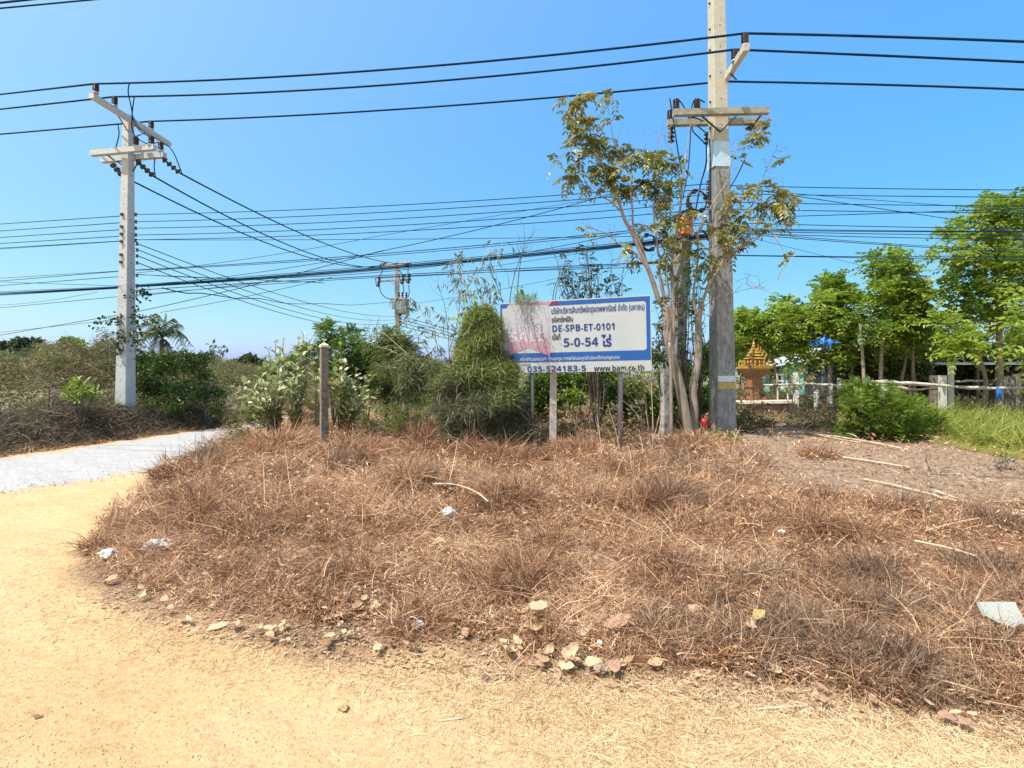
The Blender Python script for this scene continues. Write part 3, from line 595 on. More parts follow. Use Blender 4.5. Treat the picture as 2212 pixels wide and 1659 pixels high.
# --- far transformer pole (D about 36)
DF = 36.
fb = P(860, 800, DF); fb[2] = 0; ft = P(857, 572, DF)
pole_f = thing('utility_pole', 'distant power pole carrying a transformer and cutout fuses', 'utility pole', fb, 'concrete power poles')
part('shaft', shaft(fb, ft, .42, .32, .3), M['conc'], pole_f)
arm(pole_f, P(824, 573, DF), P(887, 569, DF), .2, .2); mb = MB(); mb.bar(P(818, 608, DF-.3), P(889, 604, DF-.3), .12, .12); part('crossarm', mb, M['steel'], pole_f)
for a_, b_ in (((842, 606), (856, 618)), ((872, 606), (858, 618))):
    mb = MB(); mb.bar(P(*a_, DF-.4), P(*b_, DF-.4), .06, .06); part('brace', mb, M['steel'], pole_f)
for x, y in ((817, 609), (869, 603), (882, 602)):
    mb = MB(); q = P(x, y, DF-.6); mb.lathe(q-np.array([0, 0, .35]), (.15, 0, 1), [(0, 0), (.08, 0), (.12, .1), (.08, .2), (.12, .35), (.08, .45), (.1, .7), (0, .7)], 8); mb.bar(q+np.array([-.2, 0, .3]), q+np.array([-.12, 0, -.3]), .05, .05); part('fuse_cutout', mb, M['porc'], pole_f)
for x in (829, 857, 880):
    mb = MB(); q = P(x, 566, DF); mb.lathe(q-np.array([0, 0, .15]), (1, 0, .1), [(0, -.3), (.1, -.25), (.13, 0), (.1, .25), (0, .3)], 8); part('strain_insulator', mb, M['porc'], pole_f)
tr = MB(); q = P(870, 662, DF-.5); tr.lathe(q-np.array([0, 0, .55]), (0, 0, 1), [(0, 0), (.42, 0), (.46, .08), (.46, .95), (.5, .98), (.5, 1.05), (.2, 1.15), (0, 1.15)], 16)
for a in np.arange(0, 6.28, .5): tr.bar(q+np.array([math.cos(a)*.5, math.sin(a)*.5, -.4]), q+np.array([math.cos(a)*.5, math.sin(a)*.5, .35]), .06, .06)
tp = part('transformer', tr, M['steel'], pole_f)
for dx in (-.25, .0, .28):
    mb = MB(); mb.lathe(q+np.array([dx, -.1, .58]), (0, 0, 1), [(.05, 0), (.1, .08), (.05, .12), (.1, .2), (.05, .25), (.08, .4), (0, .42)], 8); part('bushing', mb, M['porc'], tp)
mb = MB(); mb.box(P(851, 659, DF-.2), (.13, .12, .28)); part('switch_box', mb, M['steel'], pole_f)
for pts in ([(820, 574), (826, 585), (818, 600)], [(819, 618), (825, 635), (838, 645), (852, 646)], [(863, 585), (868, 592), (869, 600)], [(870, 612), (872, 628), (869, 640)], [(882, 573), (881, 600)], [(883, 615), (884, 630), (882, 642)]):
    mb = MB(); mb.tube(curve3(px3(pts, DF-.6), 6), .03, 5); part('jumper_lead', mb, M['wire'], pole_f)
for y in (683, 690, 697, 704):
    mb = MB(); mb.lathe(P(865, y, DF-.3), (0, 0, 1), [(0, 0), (.12, 0), (.06, .06), (.12, .14), (0, .14)], 8); part('spool_insulator', mb, M['porc'], pole_f)

# --- fourth pole, behind the tree
DB = 11.6
bb = P(1452, 930, DB); bb[2] = .0; bt = P(1476, 505, DB)
pole_b = thing('utility_pole', 'short grey concrete pole with an orange box on top hidden behind the tree', 'utility pole', bb, 'concrete power poles')
part('shaft', shaft(bb, bt, .30, .27, .45), mat('grey_violet_concrete', (.20, .19, .20), .9, .2, 6, .3), pole_b)
mb = MB(); mb.bar(P(1385, 528, DB-.4), P(1535, 512, DB-.2), .08, .09); part('crossarm', mb, M['barkred'], pole_b)
mb = MB(); mb.bar(P(1362, 570, DB-.4), P(1440, 566, DB-.3), .05, .05); part('crossarm', mb, M['darksteel'], pole_b)
ob = MB(); q = P(1478, 490, DB-.3); ob.box(q, (.15, .12, .18), frame(.5)); M['orange'] = mat('orange_rusty_box', (.95, .36, .08), .7, 0, 16, .3, c2=(.50, .14, .03))
jb = part('junction_box', ob, M['orange'], pole_b); mb = MB(); mb.box(q+np.array([.0, 0, .205]), (.13, .12, .025), frame(.5)); part('box_lid', mb, mat('pink_lid', (.62, .42, .38), .8), jb)
mb = MB(); mb.tube(curve3(px3([(1500, 505, DB-.5), (1520, 500, DB-.5), (1532, 520, DB-.5)]), 8), .03, 6); part('cable_bend', mb, M['rubber'], pole_b)

# spare cable coils hanging from the lines
def coil(label, x, y, D, R_, w_, ang):
    mb = MB()
    for k_ in range(4):
        a = np.linspace(0, 2*math.pi, 40); rr = R_*(1+.05*(k_-1.5)/2); c = P(x, y, D)
        q = np.stack([c[0]+np.cos(a)*rr*math.cos(ang), c[1]+np.cos(a)*rr*math.sin(ang)+.02*k_, c[2]+np.sin(a)*rr*(1+.02*k_)], 1); mb.tube(q, w_, 6)
    t = thing('cable_coil', label, 'cable coil', P(x, y, D), 'spare cable coils hung beside the pole'); part('coil', mb, M['rubber'], t, True)
    tm = MB()
    for a in (.4, 1.9, 3.6, 5.2):
        c = P(x, y, D)+np.array([math.cos(a)*R_*math.cos(ang), math.cos(a)*R_*math.sin(ang)+.03, math.sin(a)*R_]); tm.box(c, (.035, .05, .035), frame(ang))
    part('tie', tm, M['darksteel'], t)
coil('large black spare cable coil hanging left of the big pole', 1507.5, 433.5, 9.9, .20, .014, .15)
coil('small black spare cable coil hanging left of the orange box', 1402, 523, 10.2, .155, .012, .1)

# ------------------------------------------------------------------ power and telephone lines
def cable(pts, r_, label, group=None, mid=None, ext=(0, 0), name='power_line', cat='power line'):
    """pts: (px, py, depth) at the supports; mid: a point the sagging line passes; ext: metres-fraction carried on beyond the ends"""
    a, b_ = P(*pts[0]), P(*pts[1]); s_ = 0.
    if mid is not None:
        T = np.linspace(0, 1, 400); q = a*(1-T[:, None])+b_*T[:, None]; u = CX+F*q[:, 0]/q[:, 1]; i_ = np.argmin(abs(u-mid[0])); t = T[i_]
        v = HZ-(q[i_, 2]-EYE)/q[i_, 1]*F; s_ = (mid[1]-v)/F*q[i_, 1]/max(4*t*(1-t), .05)
    r_ = r_*(1. if name == 'power_line' else .76)
    T = np.linspace(-ext[0], 1+ext[1], 40); q = a*(1-T[:, None])+b_*T[:, None]; q[:, 2] -= 4*s_*T*(1-T)
    mb = MB(); mb.tube(q, r_, 6)
    return one(name, mb, M['wire'], label, cat, group, sm=True)
G_HV = 'three thick upper power lines'
cable([(205, 181, 11.1), (1609, 72, 8.63)], .019, 'highest thick power line between the two big poles', G_HV, (800, 153))
cable([(247, 209, 11.6), (1587, 107, 9.07)], .019, 'middle thick power line between the two big poles', G_HV, (800, 186))
cable([(326, 262, 12.75), (1560, 176, 10.08)], .019, 'lowest thick power line between the two big poles', G_HV, (800, 240))
cable([(0, 204, 14.2), (205, 181, 11.1)], .02, 'highest thick power line leaving the frame at the left', G_HV, ext=(1.5, 0))
cable([(0, 236, 14.2), (247, 209, 11.6)], .02, 'middle thick power line leaving the frame at the left', G_HV, ext=(1.5, 0))
cable([(0, 290, 15.5), (326, 262, 12.75)], .02, 'lowest thick power line leaving the frame at the left', G_HV, ext=(1., 0))
cable([(1609, 72, 8.63), (2212, 90, 8.2)], .02, 'highest thick power line leaving the frame at the right', G_HV, (1900, 79), ext=(0, .5))
cable([(1587, 107, 9.07), (2212, 134, 8.6)], .02, 'middle thick power line leaving the frame at the right', G_HV, (1900, 120), ext=(0, .5))
cable([(1562, 176, 10.08), (2212, 193.5, 9.6)], .02, 'lowest thick power line leaving the frame at the right', G_HV, (1900, 183), ext=(0, .5))
G3 = 'three lines dropping to the distant transformer pole'
cable([(389, 374, 12.3), (884, 571, 36)], .02, 'right one of three lines sweeping from the left pole to the transformer', G3, (640, 500))
cable([(332, 381, 12.4), (857, 573, 36)], .02, 'middle one of three lines sweeping from the left pole to the transformer', G3, (522, 483))
cable([(265, 380, 12.3), (829, 574, 36)], .02, 'left one of three lines sweeping from the left pole to the transformer', G3, (526, 505))
G4 = 'four thin service lines running to the distant transformer pole'
for (y0, y1, ym), od in zip(((527, 683, 617), (540, 690, 632), (553, 697, 645), (568, 704, 657)), ('topmost', 'second', 'third', 'lowest')):
    cable([(299, y0, 12.1), (857, y1, 36)], .014, od+' of four thin service lines from the left pole down to the distant pole', G4, (544, ym), name='service_line')
for y0, od in ((683, 'topmost'), (690, 'second'), (697, 'third'), (704, 'lowest')):
    cable([(867, y0, 36), (1120, y0+70, 60)], .03, od+' of four wires descending right of the distant pole', 'service lines beyond the distant pole', None, name='service_line')
G5 = 'five stacked service lines between the big poles'
five = [(463.5, 397, 445.5, 466.5, 484), (479, 408, 459.5, 481, 499), (493, 420, 475, 496, 513), (507.6, 436, 489.6, 510, 526), (518, 452, 502, 520.5, 536)]
for i_, (a, b_, mm_, lp, l0) in enumerate(five):
    nm = ('topmost', 'second', 'third', 'fourth', 'lowest')[i_]
    cable([(293, a, 12.1), (1530, b_, 9.8)], .0105, nm+' of five stacked service lines between the big poles', G5, (813, mm_), name='service_line')
    cable([(0, l0, 15.3), (264, lp, 12.2)], .0125, nm+' of five stacked service lines left of the pale pole', G5, ext=(1.5, 0), name='service_line')
for i_, (a, b_, c_) in enumerate(((401, 410.4, 407), (419, 426.4, 423), (437, 445, 442), (451.6, 460, 457), (471, 450, 462))):
    nm = ('topmost', 'second', 'third', 'fourth', 'lowest')[i_]
    cable([(1578, a, 9.8), (2212, b_, 9.5)], .010, nm+' of five service lines right of the big pole', G5, (1880, c_), ext=(0, .5), name='service_line')
G6 = 'telephone cables strung below the power lines'
T_ = 'telephone_line'
TELN = [0]
TLAB = ['upper of two parallel cables just above the thick bundle',
    'lower of two parallel cables just above the thick bundle',
    'cable starting beside the thick bundle and rising to the coils',
    'thin cable climbing from the left pole towards the tree top',
    'thin rising cable continuing behind the tree crown',
    'cable rising steeply out of the scrub towards the bundle',
    'steep cable crossing the five service lines left of the tree',
    'lower steep cable entering at the left edge above the scrub',
    'thin steep cable with a creeper on it left of the pale pole',
    'lowest slack cable rising from the palm to the bundle',
    'cable rising from the bundle right of the pale pole',
    'thick cable just below the bundle above the bamboo',
    'thin cable right above the white sign',
    'cable touching the tops of the bare twigs',
    'short cable peeling down from the pale pole into the bundle',
    'very thin cable slanting up above the white sign',
    'very thin cable rising from the transformer pole to the tree',
    'nearly level cable just under the five service lines',
    'thin cable at the left edge below the five service lines',
    'thicker cable at the left edge below the five service lines',
    'cable at the left edge just above the thick bundle',
    'cable at the left edge sinking into the thick bundle',
    'lone cable at the left edge below the thick bundle',
    'short lower cable right of the pale pole under the bundle',
    'second cable under the lowest service line at the left edge',
    'wavy thin cable at the left edge below the bundle']
def tel(pts, r_=.009, mid=None, ext=(0, 0), lab=None):
    if lab is None: lab = TLAB[TELN[0] % len(TLAB)]; TELN[0] += 1
    cable(pts, r_, lab, G6, mid, ext, T_, 'telephone line')
for k_, (dy, dd, r_) in enumerate(((0, 0, .015), (2, .05, .012), (3.5, .1, .011), (5, .0, .011), (-3, .08, .009))):
    tel([(293, 617+dy*.6, 12+dd), (1530, 508+dy, 9.7+dd)], r_, (813, 578+dy*1.2), lab=('thickest', 'second thickest', 'third', 'fourth', 'uppermost thin')[k_]+' cable of the black bundle crossing above the bamboo')
    tel([(-2, 633+dy, 15+dd), (264, 620+dy*.5, 12.1+dd)], r_, None, (1.5, 0), lab=('thickest', 'second thickest', 'third', 'fourth', 'uppermost thin')[k_]+' cable of the black bundle left of the pale pole')
tel([(293, 583, 12.1), (1530, 480, 9.8)], .011, (813, 549)); tel([(293, 584, 12), (1530, 484, 9.7)], .009, (813, 553))
tel([(293, 592, 12), (1345, 504, 10)], .009, (620, 600)); tel([(293, 590, 12.3), (813, 510.8, 14)], .008, (600, 549)); tel([(813, 510.8, 14), (1360, 416, 16)], .008)
tel([(293, 674, 12.3), (813, 544.5, 11)], .010, (560, 612)); tel([(813, 544.5, 11), (1323, 418, 10)], .010, (1180, 458))
tel([(0, 724, 15), (293, 674, 12.3)], .010, None, (1, 0)); tel([(0, 718, 15), (264, 689, 12.3)], .007, None, (1, 0))
tel([(346, 675, 12.4), (717, 599, 12)], .008, (530, 641)); tel([(323, 615, 12.), (830, 542, 11)], .008, (640, 576))
tel([(293, 627, 12), (1365, 569, 10)], .012, (813, 596)); tel([(813, 601, 11), (1337, 573, 10)], .009); tel([(293, 637, 12), (1365, 578, 10)], .009, (700, 606))
tel([(293, 593, 12), (700, 611, 11)], .010); tel([(1034, 580, 11), (1530, 505, 10)], .006); tel([(900, 655, 14), (1340, 572, 11)], .006, (1100, 622)); tel([(293, 518, 12.3), (1530, 508, 10)], .008, (813, 517))
tel([(0, 601, 15), (264, 585, 12.2)], .008, None, (1, 0)); tel([(0, 607, 15), (264, 585.5, 12.1)], .011, None, (1, 0)); tel([(0, 617, 15), (264, 597, 12.1)], .011, None, (1, 0)); tel([(0, 609, 15), (264, 618, 12)], .008, None, (1, 0))
tel([(0, 665, 15), (264, 640, 12.1)], .009, None, (1, 0)); tel([(293, 640, 12.1), (560, 611, 11.5)], .009); tel([(0, 538, 15), (264, 521, 12.2)], .008, None, (1, 0))
tel([(0, 659, 15), (213, 630, 12.3)], .006, (100, 650), (1, 0))
# wavy slack line
mb = MB(); mb.tube(curve3(px3([(350, 622, 12), (400, 633, 13), (440, 634, 14), (515, 645, 17), (560, 645, 19), (625, 656, 22), (700, 656, 26), (760, 659, 30), (813, 655, 34), (857, 652, 36)]), 6), .014, 5)
one(T_, mb, M['wire'], 'slack wavy thin wire running to the distant transformer pole', 'telephone line', G6)
for od, (a, b_, c_) in zip(('topmost', 'second', 'third', 'fourth', 'fifth', 'sixth', 'lowest'), ((481, 494, 489), (493, 499, 498), (496, 500.5, 500), (498, 508, 505), (503, 517, 512), (551, 554, 554.5), (552, 562, 557))):
    tel([(1578, a, 9.8), (2212, b_, 9.5)], .0095, (1880, c_), (0, .5), od+' of seven telephone cables right of the big pole')
tel([(1590, 404, 9.8), (2100, 480, 12)], .010, (1850, 443), (0, .3), 'telephone cable slanting down to the right of the big pole')
tel([(1600, 408, 9.8), (2212, 455, 11)], .007, (1900, 433), (0, .3), 'thinner telephone cable slanting down right of the big pole'); tel([(1600, 505, 9.8), (2212, 545, 12)], .010, (1900, 528), (0, .3), 'telephone cable falling from the pole towards the green trees')
tel([(1600, 500, 9.8), (2212, 540, 12)], .008, (1900, 525), (0, .3), 'telephone cable falling behind the tall green tree'); tel([(1600, 508, 9.8), (2000, 610, 13)], .005, (1780, 553), (0, .3), 'very thin wire falling to the right')
cable([(0, 6, 7), (55, 0, 6.9)], .014, 'nearest power line crossing the upper left corner', 'two lines crossing the upper left corner', ext=(40, 40))
cable([(0, 18, 8), (150, 4, 7.9)], .012, 'lower of two power lines crossing the upper left corner', 'two lines crossing the upper left corner', ext=(16, 16))

# ------------------------------------------------------------------ signboard
BL, BR, TR, TL = P(1082, 806, 8.28), P(1408, 801, 7.6), P(1405, 637, 7.6), P(1083, 655, 8.28)
ex = unit(BR-BL); ez = unit((TR-BR)+(TL-BL)); ez = unit(ez-ex*np.dot(ez, ex)); ey = np.cross(ez, ex); SW = np.linalg.norm(BR-BL); SH = (np.linalg.norm(TR-BR)+np.linalg.norm(TL-BL))/2
RS = np.stack([ex, ey, ez], 1)
sign = thing('sale_signboard', 'white and blue property sale signboard with Thai lettering on metal posts', 'signboard', [BL[0], BL[1], BL[2]])
def S3(u, v, d): return BL+ex*u*SW+ez*v*SH-ey*d
def zs(x, y):
    t = (x-145)/1895; top = 150-65*t; bot = 1058-28*t; return t, (bot-y)/(bot-top)
def spoly(pts, d, m_, name, label=None, raw=False, th=.0):
    q = [S3(*(p if raw else zs(*p)), d) for p in pts]; mb = MB(); n_ = len(q); c = np.mean(q, 0)
    mb.add(q+[c], [[i_, (i_+1) % n_, n_] for i_ in range(n_)]); return part(name, mb, m_, sign, label=label)
def vinyl(name, c, tr=.12):
    m_ = mat(name, c, .45, .04, 3, .12); n_ = m_.node_tree.nodes; l_ = m_.node_tree.links; b_ = n_['Principled BSDF']
    b_.inputs['Specular IOR Level'].default_value = .4; return m_
M['vwhite'] = vinyl('white_vinyl', (.44, .465, .475)); M['vblue'] = vinyl('blue_vinyl', (.012, .09, .33)); M['vnavy'] = vinyl('navy_ink', (.01, .04, .20)); M['vblack'] = vinyl('black_ink', (.015, .015, .03))
M['vpink'] = vinyl('faded_pink', (.42, .24, .30)); M['vmaroon'] = vinyl('maroon_ink', (.16, .03, .08)); M['vghost'] = vinyl('faded_ghost_ink', (.46, .45, .51)); M['vlet'] = vinyl('white_letter', (.60, .56, .64))
bx = MB(); NX = 40
V_ = []
for d_ in (0, 1):
    for j_ in range(9):
        for i_ in range(NX+1):
            u_, v_ = i_/NX, j_/8; V_.append(S3(u_, v_, (.0 if d_ else -.02)))
W_ = NX+1; Q = []
for j_ in range(8):
    for i_ in range(NX):
        a = j_*W_+i_; Q.append([a+1, a, a+W_, a+W_+1]); a += 9*W_; Q.append([a, a+1, a+W_+1, a+W_])
o9 = 9*W_
for i_ in range(NX): Q += [[i_, i_+1, o9+i_+1, o9+i_], [8*W_+i_+1, 8*W_+i_, o9+8*W_+i_, o9+8*W_+i_+1]]
for j_ in range(8): Q += [[(j_+1)*W_, j_*W_, o9+j_*W_, o9+(j_+1)*W_], [j_*W_+NX, (j_+1)*W_+NX, o9+(j_+1)*W_+NX, o9+j_*W_+NX]]
bx.add(V_, None, Q); part('panel', bx, M['vwhite'], sign)
spoly([(150, 152), (2032, 90), (2032, 1010), (2036, 898), (340, 928), (150, 925)], .003, M['vblue'], 'blue_border') if False else None
mb = MB()
def rect(mb, u0, v0, u1, v1, d): mb.add([S3(u0, v0, d), S3(u1, v0, d), S3(u1, v1, d), S3(u0, v1, d)], None, [[0, 1, 2, 3]])
vb, vt = .145, .985; v1_, v2_ = .275, .925
rect(mb, .004, v1_, .016, vt, .002); rect(mb, .972, .145, .996, vt, .003); rect(mb, .016, v2_, .972, vt, .003); rect(mb, .016, .145, .972, v1_, .003)
for (cu, cv, su, sv_) in ((.972, v2_, -1, -1), (.972, v1_, -1, 1)):  # rounded inner corners
    k_ = 8; pts = [S3(cu, cv, .002)]+[S3(cu+su*.018*(1-math.sin(a)), cv+sv_*.038*(1-math.cos(a)), .002) for a in np.linspace(0, math.pi/2, k_)]
    mb.add(pts, [[0, i_, i_+1] for i_ in range(1, k_)]+[[0, i_+1, i_] for i_ in range(1, k_)])
part('blue_border', mb, M['vblue'], sign)
# faded ribbon: the print is bleached towards the top
m, n, l, b = base_mat('bleached_ribbon'); b.inputs['Roughness'].default_value = .45
tc = n.new('ShaderNodeTexCoord'); sx = n.new('ShaderNodeSeparateXYZ'); l.new(tc.outputs['Object'], sx.inputs[0])
l.new(RAMP(sx.outputs['Z'], [(.25, (.48, .20, .29)), (.52, (.44, .31, .38)), (.72, (.44, .43, .48)), (.97, (.42, .44, .47))]), b.inputs['Base Color']); M['ribbon'] = m
spoly([(285, 165), (795, 145), (800, 500), (806, 838), (525, 728), (345, 800), (240, 840), (236, 500), (245, 200)], .0035, M['ribbon'], 'ribbon')
spoly([(300, 157), (840, 138), (805, 186), (290, 166)], .0045, M['vpink'], 'ribbon_fold')
spoly([(805, 186), (842, 138), (915, 135), (925, 182)], .0055, M['vmaroon'], 'ribbon_fold', 'dark maroon fold of the ribbon')
def sb(t_):
    o_ = ''
    for ch in t_:
        if 'A' <= ch <= 'Z': o_ += chr(0x1D5D4+ord(ch)-65)
        elif 'a' <= ch <= 'z': o_ += chr(0x1D5EE+ord(ch)-97)
        elif '0' <= ch <= '9': o_ += chr(0x1D7EC+ord(ch)-48)
        else: o_ += ch
    return o_
def text(body, rc, m_, name='lettering', bold=0.02, d=.006):
    if body.isascii(): body = sb(body); bold = 0.0
    cu = bpy.data.curves.new('lettering', 'FONT'); cu.body = body; cu.size = 1; cu.offset = bold; cu.resolution_u = 3
    o = bpy.data.objects.new('lettering', cu); COL.objects.link(o); bpy.context.view_layer.update()
    me = bpy.data.meshes.new_from_object(o); bpy.data.objects.remove(o); co = np.empty(len(me.vertices)*3); me.vertices.foreach_get('co', co); co = co.reshape(-1, 3)
    lo, hi = co.min(0), co.max(0); x0, yt, x1, yb = rc; u0, vtop = zs(x0, yt); _, vbot = zs(x0, yb); u1 = zs(x1, yt)[0]
    s_ = (co-lo)/np.maximum(hi-lo, 1e-6); u = u0+(u1-u0)*s_[:, 0]; v = vbot+(vtop-vbot)*s_[:, 1]
    W3 = BL+ex*(u*SW)[:, None]+ez*(v*SH)[:, None]-ey*d-np.array(sign.location)
    me.vertices.foreach_set('co', W3.ravel()); me.materials.clear(); me.update(); return put(name, me, m_, sign)
text('บริษัทบริหารสินทรัพย์กรุงเทพพาณิชย์ จำกัด (มหาชน)', (830, 215, 1968, 330), M['vnavy'], bold=.014)
text('รหัสทรัพย์สิน', (830, 335, 1102, 412), M['vblack'], bold=.02)
text('DE-SPB-ET-0101', (838, 445, 1610, 532), M['vnavy'], bold=.03)
text('เนื้อที่', (835, 548, 938, 635), M['vblack'], bold=.02)
text('5-0-54', (980, 612, 1410, 724), M['vnavy'], bold=.03)
text('ไร่', (1447, 570, 1572, 726), M['vnavy'], bold=.03)
text('ทรัพย์สินของบริษัท ห้ามบุกรุก หากฝ่าฝืนจะถูกดำเนินคดีตามกฎหมาย', (412, 850, 1665, 918), M['vwhite'], bold=.015)
text('Call Center :', (428, 938, 560, 963), M['vblack'], bold=.02)
text('035-524183-5', (503, 970, 1255, 1042), M['vnavy'], bold=.03)
text('www.bam.co.th', (1350, 960, 1952, 1034), M['vblack'], bold=.025)
text('SALE', (285, 532, 732, 658), M['vlet'], bold=.05); text('FOR', (300, 330, 730, 480), M['vghost'], bold=.04)
for x, y0, y1, D, wd, m_ in ((1150, 700, 960, 8.3, .075, 'steel'), (1341, 700, 985, 7.95, .08, 'steel'), (1196, 700, 960, 8.25, .11, 'palepole')):
    mb = MB(); a = P(x-2, y1, D); a[2] = terr(a[0], a[1])-.05; b_ = P(x, y0, D)
    if m_ == 'steel': mb.tube([a, (a+b_)/2, b_], wd/2, 10)
    else: mb.bar(a, b_, wd, wd*.6, (0, 1, .0))
    sp_ = part('sign_post', mb, M[m_], sign, m_ == 'steel', 'weathered pale timber post with an old bolt hole' if m_ != 'steel' else None)
mb = MB(); mb.lathe(P(1196, 875, 8.15)+np.array([0, .02, 0]), (0, -1, 0), [(.012, -.02), (.014, .012), (0, .013)], 8); part('post_hole', mb, M['darksteel'], sp_)

# ------------------------------------------------------------------ concrete posts
def cpost(label, x, yt, yb, D, w_, m_, cap=None, ang=.7, name='concrete_post', grp='square concrete posts'):
    b_ = P(x, yb, D); b_[2] = terr(b_[0], b_[1])-.05; t_ = P(x, yt, D); t = thing(name, label, 'post', b_, grp)
    mb = MB(); R = frame(ang); n_ = 8; V = []
    for i_ in range(n_+1):
        q = b_*(1-i_/n_)+t_*(i_/n_)
        for sx_, sy_ in ((-1, -1), (1, -1), (1, 1), (-1, 1)): V.append(q+R@np.array([sx_*w_/2, sy_*w_/2, 0])*(1+.03*RNG.normal()))
    k_ = np.arange(4); k2 = (k_+1) % 4
    mb.add(V, None, np.concatenate([np.stack([i_*4+k_, i_*4+k2, i_*4+4+k2, i_*4+4+k_], 1) for i_ in range(n_)]).tolist()+[[n_*4, n_*4+1, n_*4+2, n_*4+3]]); part('shaft', mb, m_, t)
    if cap:
        mb = MB(); c = t_+np.array([0, 0, .005]); h = w_*.58; q = [c+R@np.array([a*h, b2*h, 0]) for a, b2 in ((-1, -1), (1, -1), (1, 1), (-1, 1))]; q += [p+np.array([0, 0, .035]) for p in q]+[c+np.array([0, 0, .09])]
        mb.add(q, [[4, 5, 8], [5, 6, 8], [6, 7, 8], [7, 4, 8]], [[0, 1, 5, 4], [1, 2, 6, 5], [2, 3, 7, 6], [3, 0, 4, 7], [3, 2, 1, 0]]); part('cap', mb, cap, t)
    return t
cpost('weathered concrete fence post with pointed cap standing among the dead weeds', 700, 751, 985, 8.7, .118, M['conc_old'], mat('pale_cap', (.62, .55, .40), .9, .15, 12, .2), ang=.62)
mb = MB(); mb.bar(P(700, 765, 8.55)+np.array([.045, -.02, 0]), P(703, 985, 8.55)+np.array([.045, -.02, 0]), .05, .012, (0, 1, 0))
cpost('old half painted square post beside the slender tree stems', 1437, 796, 935, 9.5, .125, mat('patchy_post', (.55, .52, .47), .9, 0, 9, .4, c2=(.10, .10, .10)), ang=.3)
# red bottle upside down on a peg near the pole
t = thing('red_bottle', 'red plastic bottle leaning in weeds at the foot of the big pole', 'bottle', P(1527, 945, 8.9))
mb = MB(); mb.lathe(P(1525, 930, 8.9), P(1520, 906, 8.9)-P(1525, 930, 8.9), [(0, 0), (.02, 0), (.035, .06), (.05, .13), (.055, .18), (.03, .215), (0, .22)], 12); part('body', mb, M['red'], t, True)
mb = MB(); mb.lathe(P(1530, 950, 8.9), P(1525, 930, 8.9)-P(1530, 950, 8.9), [(0, 0), (.035, 0), (.035, .12), (.02, .15), (0, .15)], 12); part('label_sleeve', mb, M['white'], t, True)
# ------------------------------------------------------------------ plants
def ball(c, r, n, shell=.5, sq=(1, 1, .85)):
    d = rdir(n); q = (shell+(1-shell)*RNG.random(n))*RNG.random(n)**.25; return np.asarray(c)+d*q[:, None]*r*np.array(sq)
def pinnate(mb, o, d, RL, nl, LL, LW, tone, droop=.5, diamond=False, jit=.25):
    """feather leaves: o, d start and direction of each leaf stalk"""
    n = len(o); d = unit(d); side = unit(np.cross(d, np.array([0, 0, 1.])+.3*rdir(n))); up = np.cross(side, d)
    RL = np.broadcast_to(RL, (n,))
    B = []; Dd = []; Nn = []; T = []; Ls = []
    tn = np.clip(tone+jit*RNG.normal(size=n), 0, 1)
    for k_ in range(nl):
        t = (k_+.8)/nl
        p = o+d*(RL*t)[:, None]-np.array([0, 0, 1.])*(droop*RL*t*t)[:, None]
        dd = d-np.array([0, 0, 1.])*droop*2*t*.6
        for s_ in (-1, 1):
            B.append(p); Dd.append(unit(side*s_*.9+dd*.5-np.array([0, 0, .35])*droop*2+.25*rdir(n))); Nn.append(up+.35*rdir(n)); T.append(np.clip(tn+.1*RNG.normal(size=n), 0, 1)); Ls.append(LL*RNG.uniform(.75, 1.15, n)*(1.1-.4*t))
    B, Dd, Nn, T, Ls = map(np.concatenate, (B, Dd, Nn, T, Ls))
    if diamond: mb.leaves(B, Dd, Nn, Ls, Ls*LW/LL, np.repeat(T, 2))
    else: mb.ovals(B, Dd, Nn, Ls, Ls*LW/LL, T)
def world_clusters(cl, D, dj):
    o = []
    for c in cl:
        DD = (c[3] if len(c) > 3 else D)+RNG.uniform(-dj, dj); o.append((P(c[0], c[1], DD), c[2]/F*DD))
    return o
def limb(mb, a, b_, r0, r1, wob=.06, n=7, sides=6, sag=.0):
    a = np.asarray(a, float); b_ = np.asarray(b_, float); L = np.linalg.norm(b_-a); t = np.linspace(0, 1, n)[:, None]
    q = a*(1-t)+b_*t; q[1:-1] += RNG.normal(size=(n-2, 3))*L*wob; q[:, 2] += sag*L*np.sin(math.pi*t[:, 0])
    mb.tube(curve3(q, 3), np.linspace(r0, r1, (n-1)*3+1), sides)
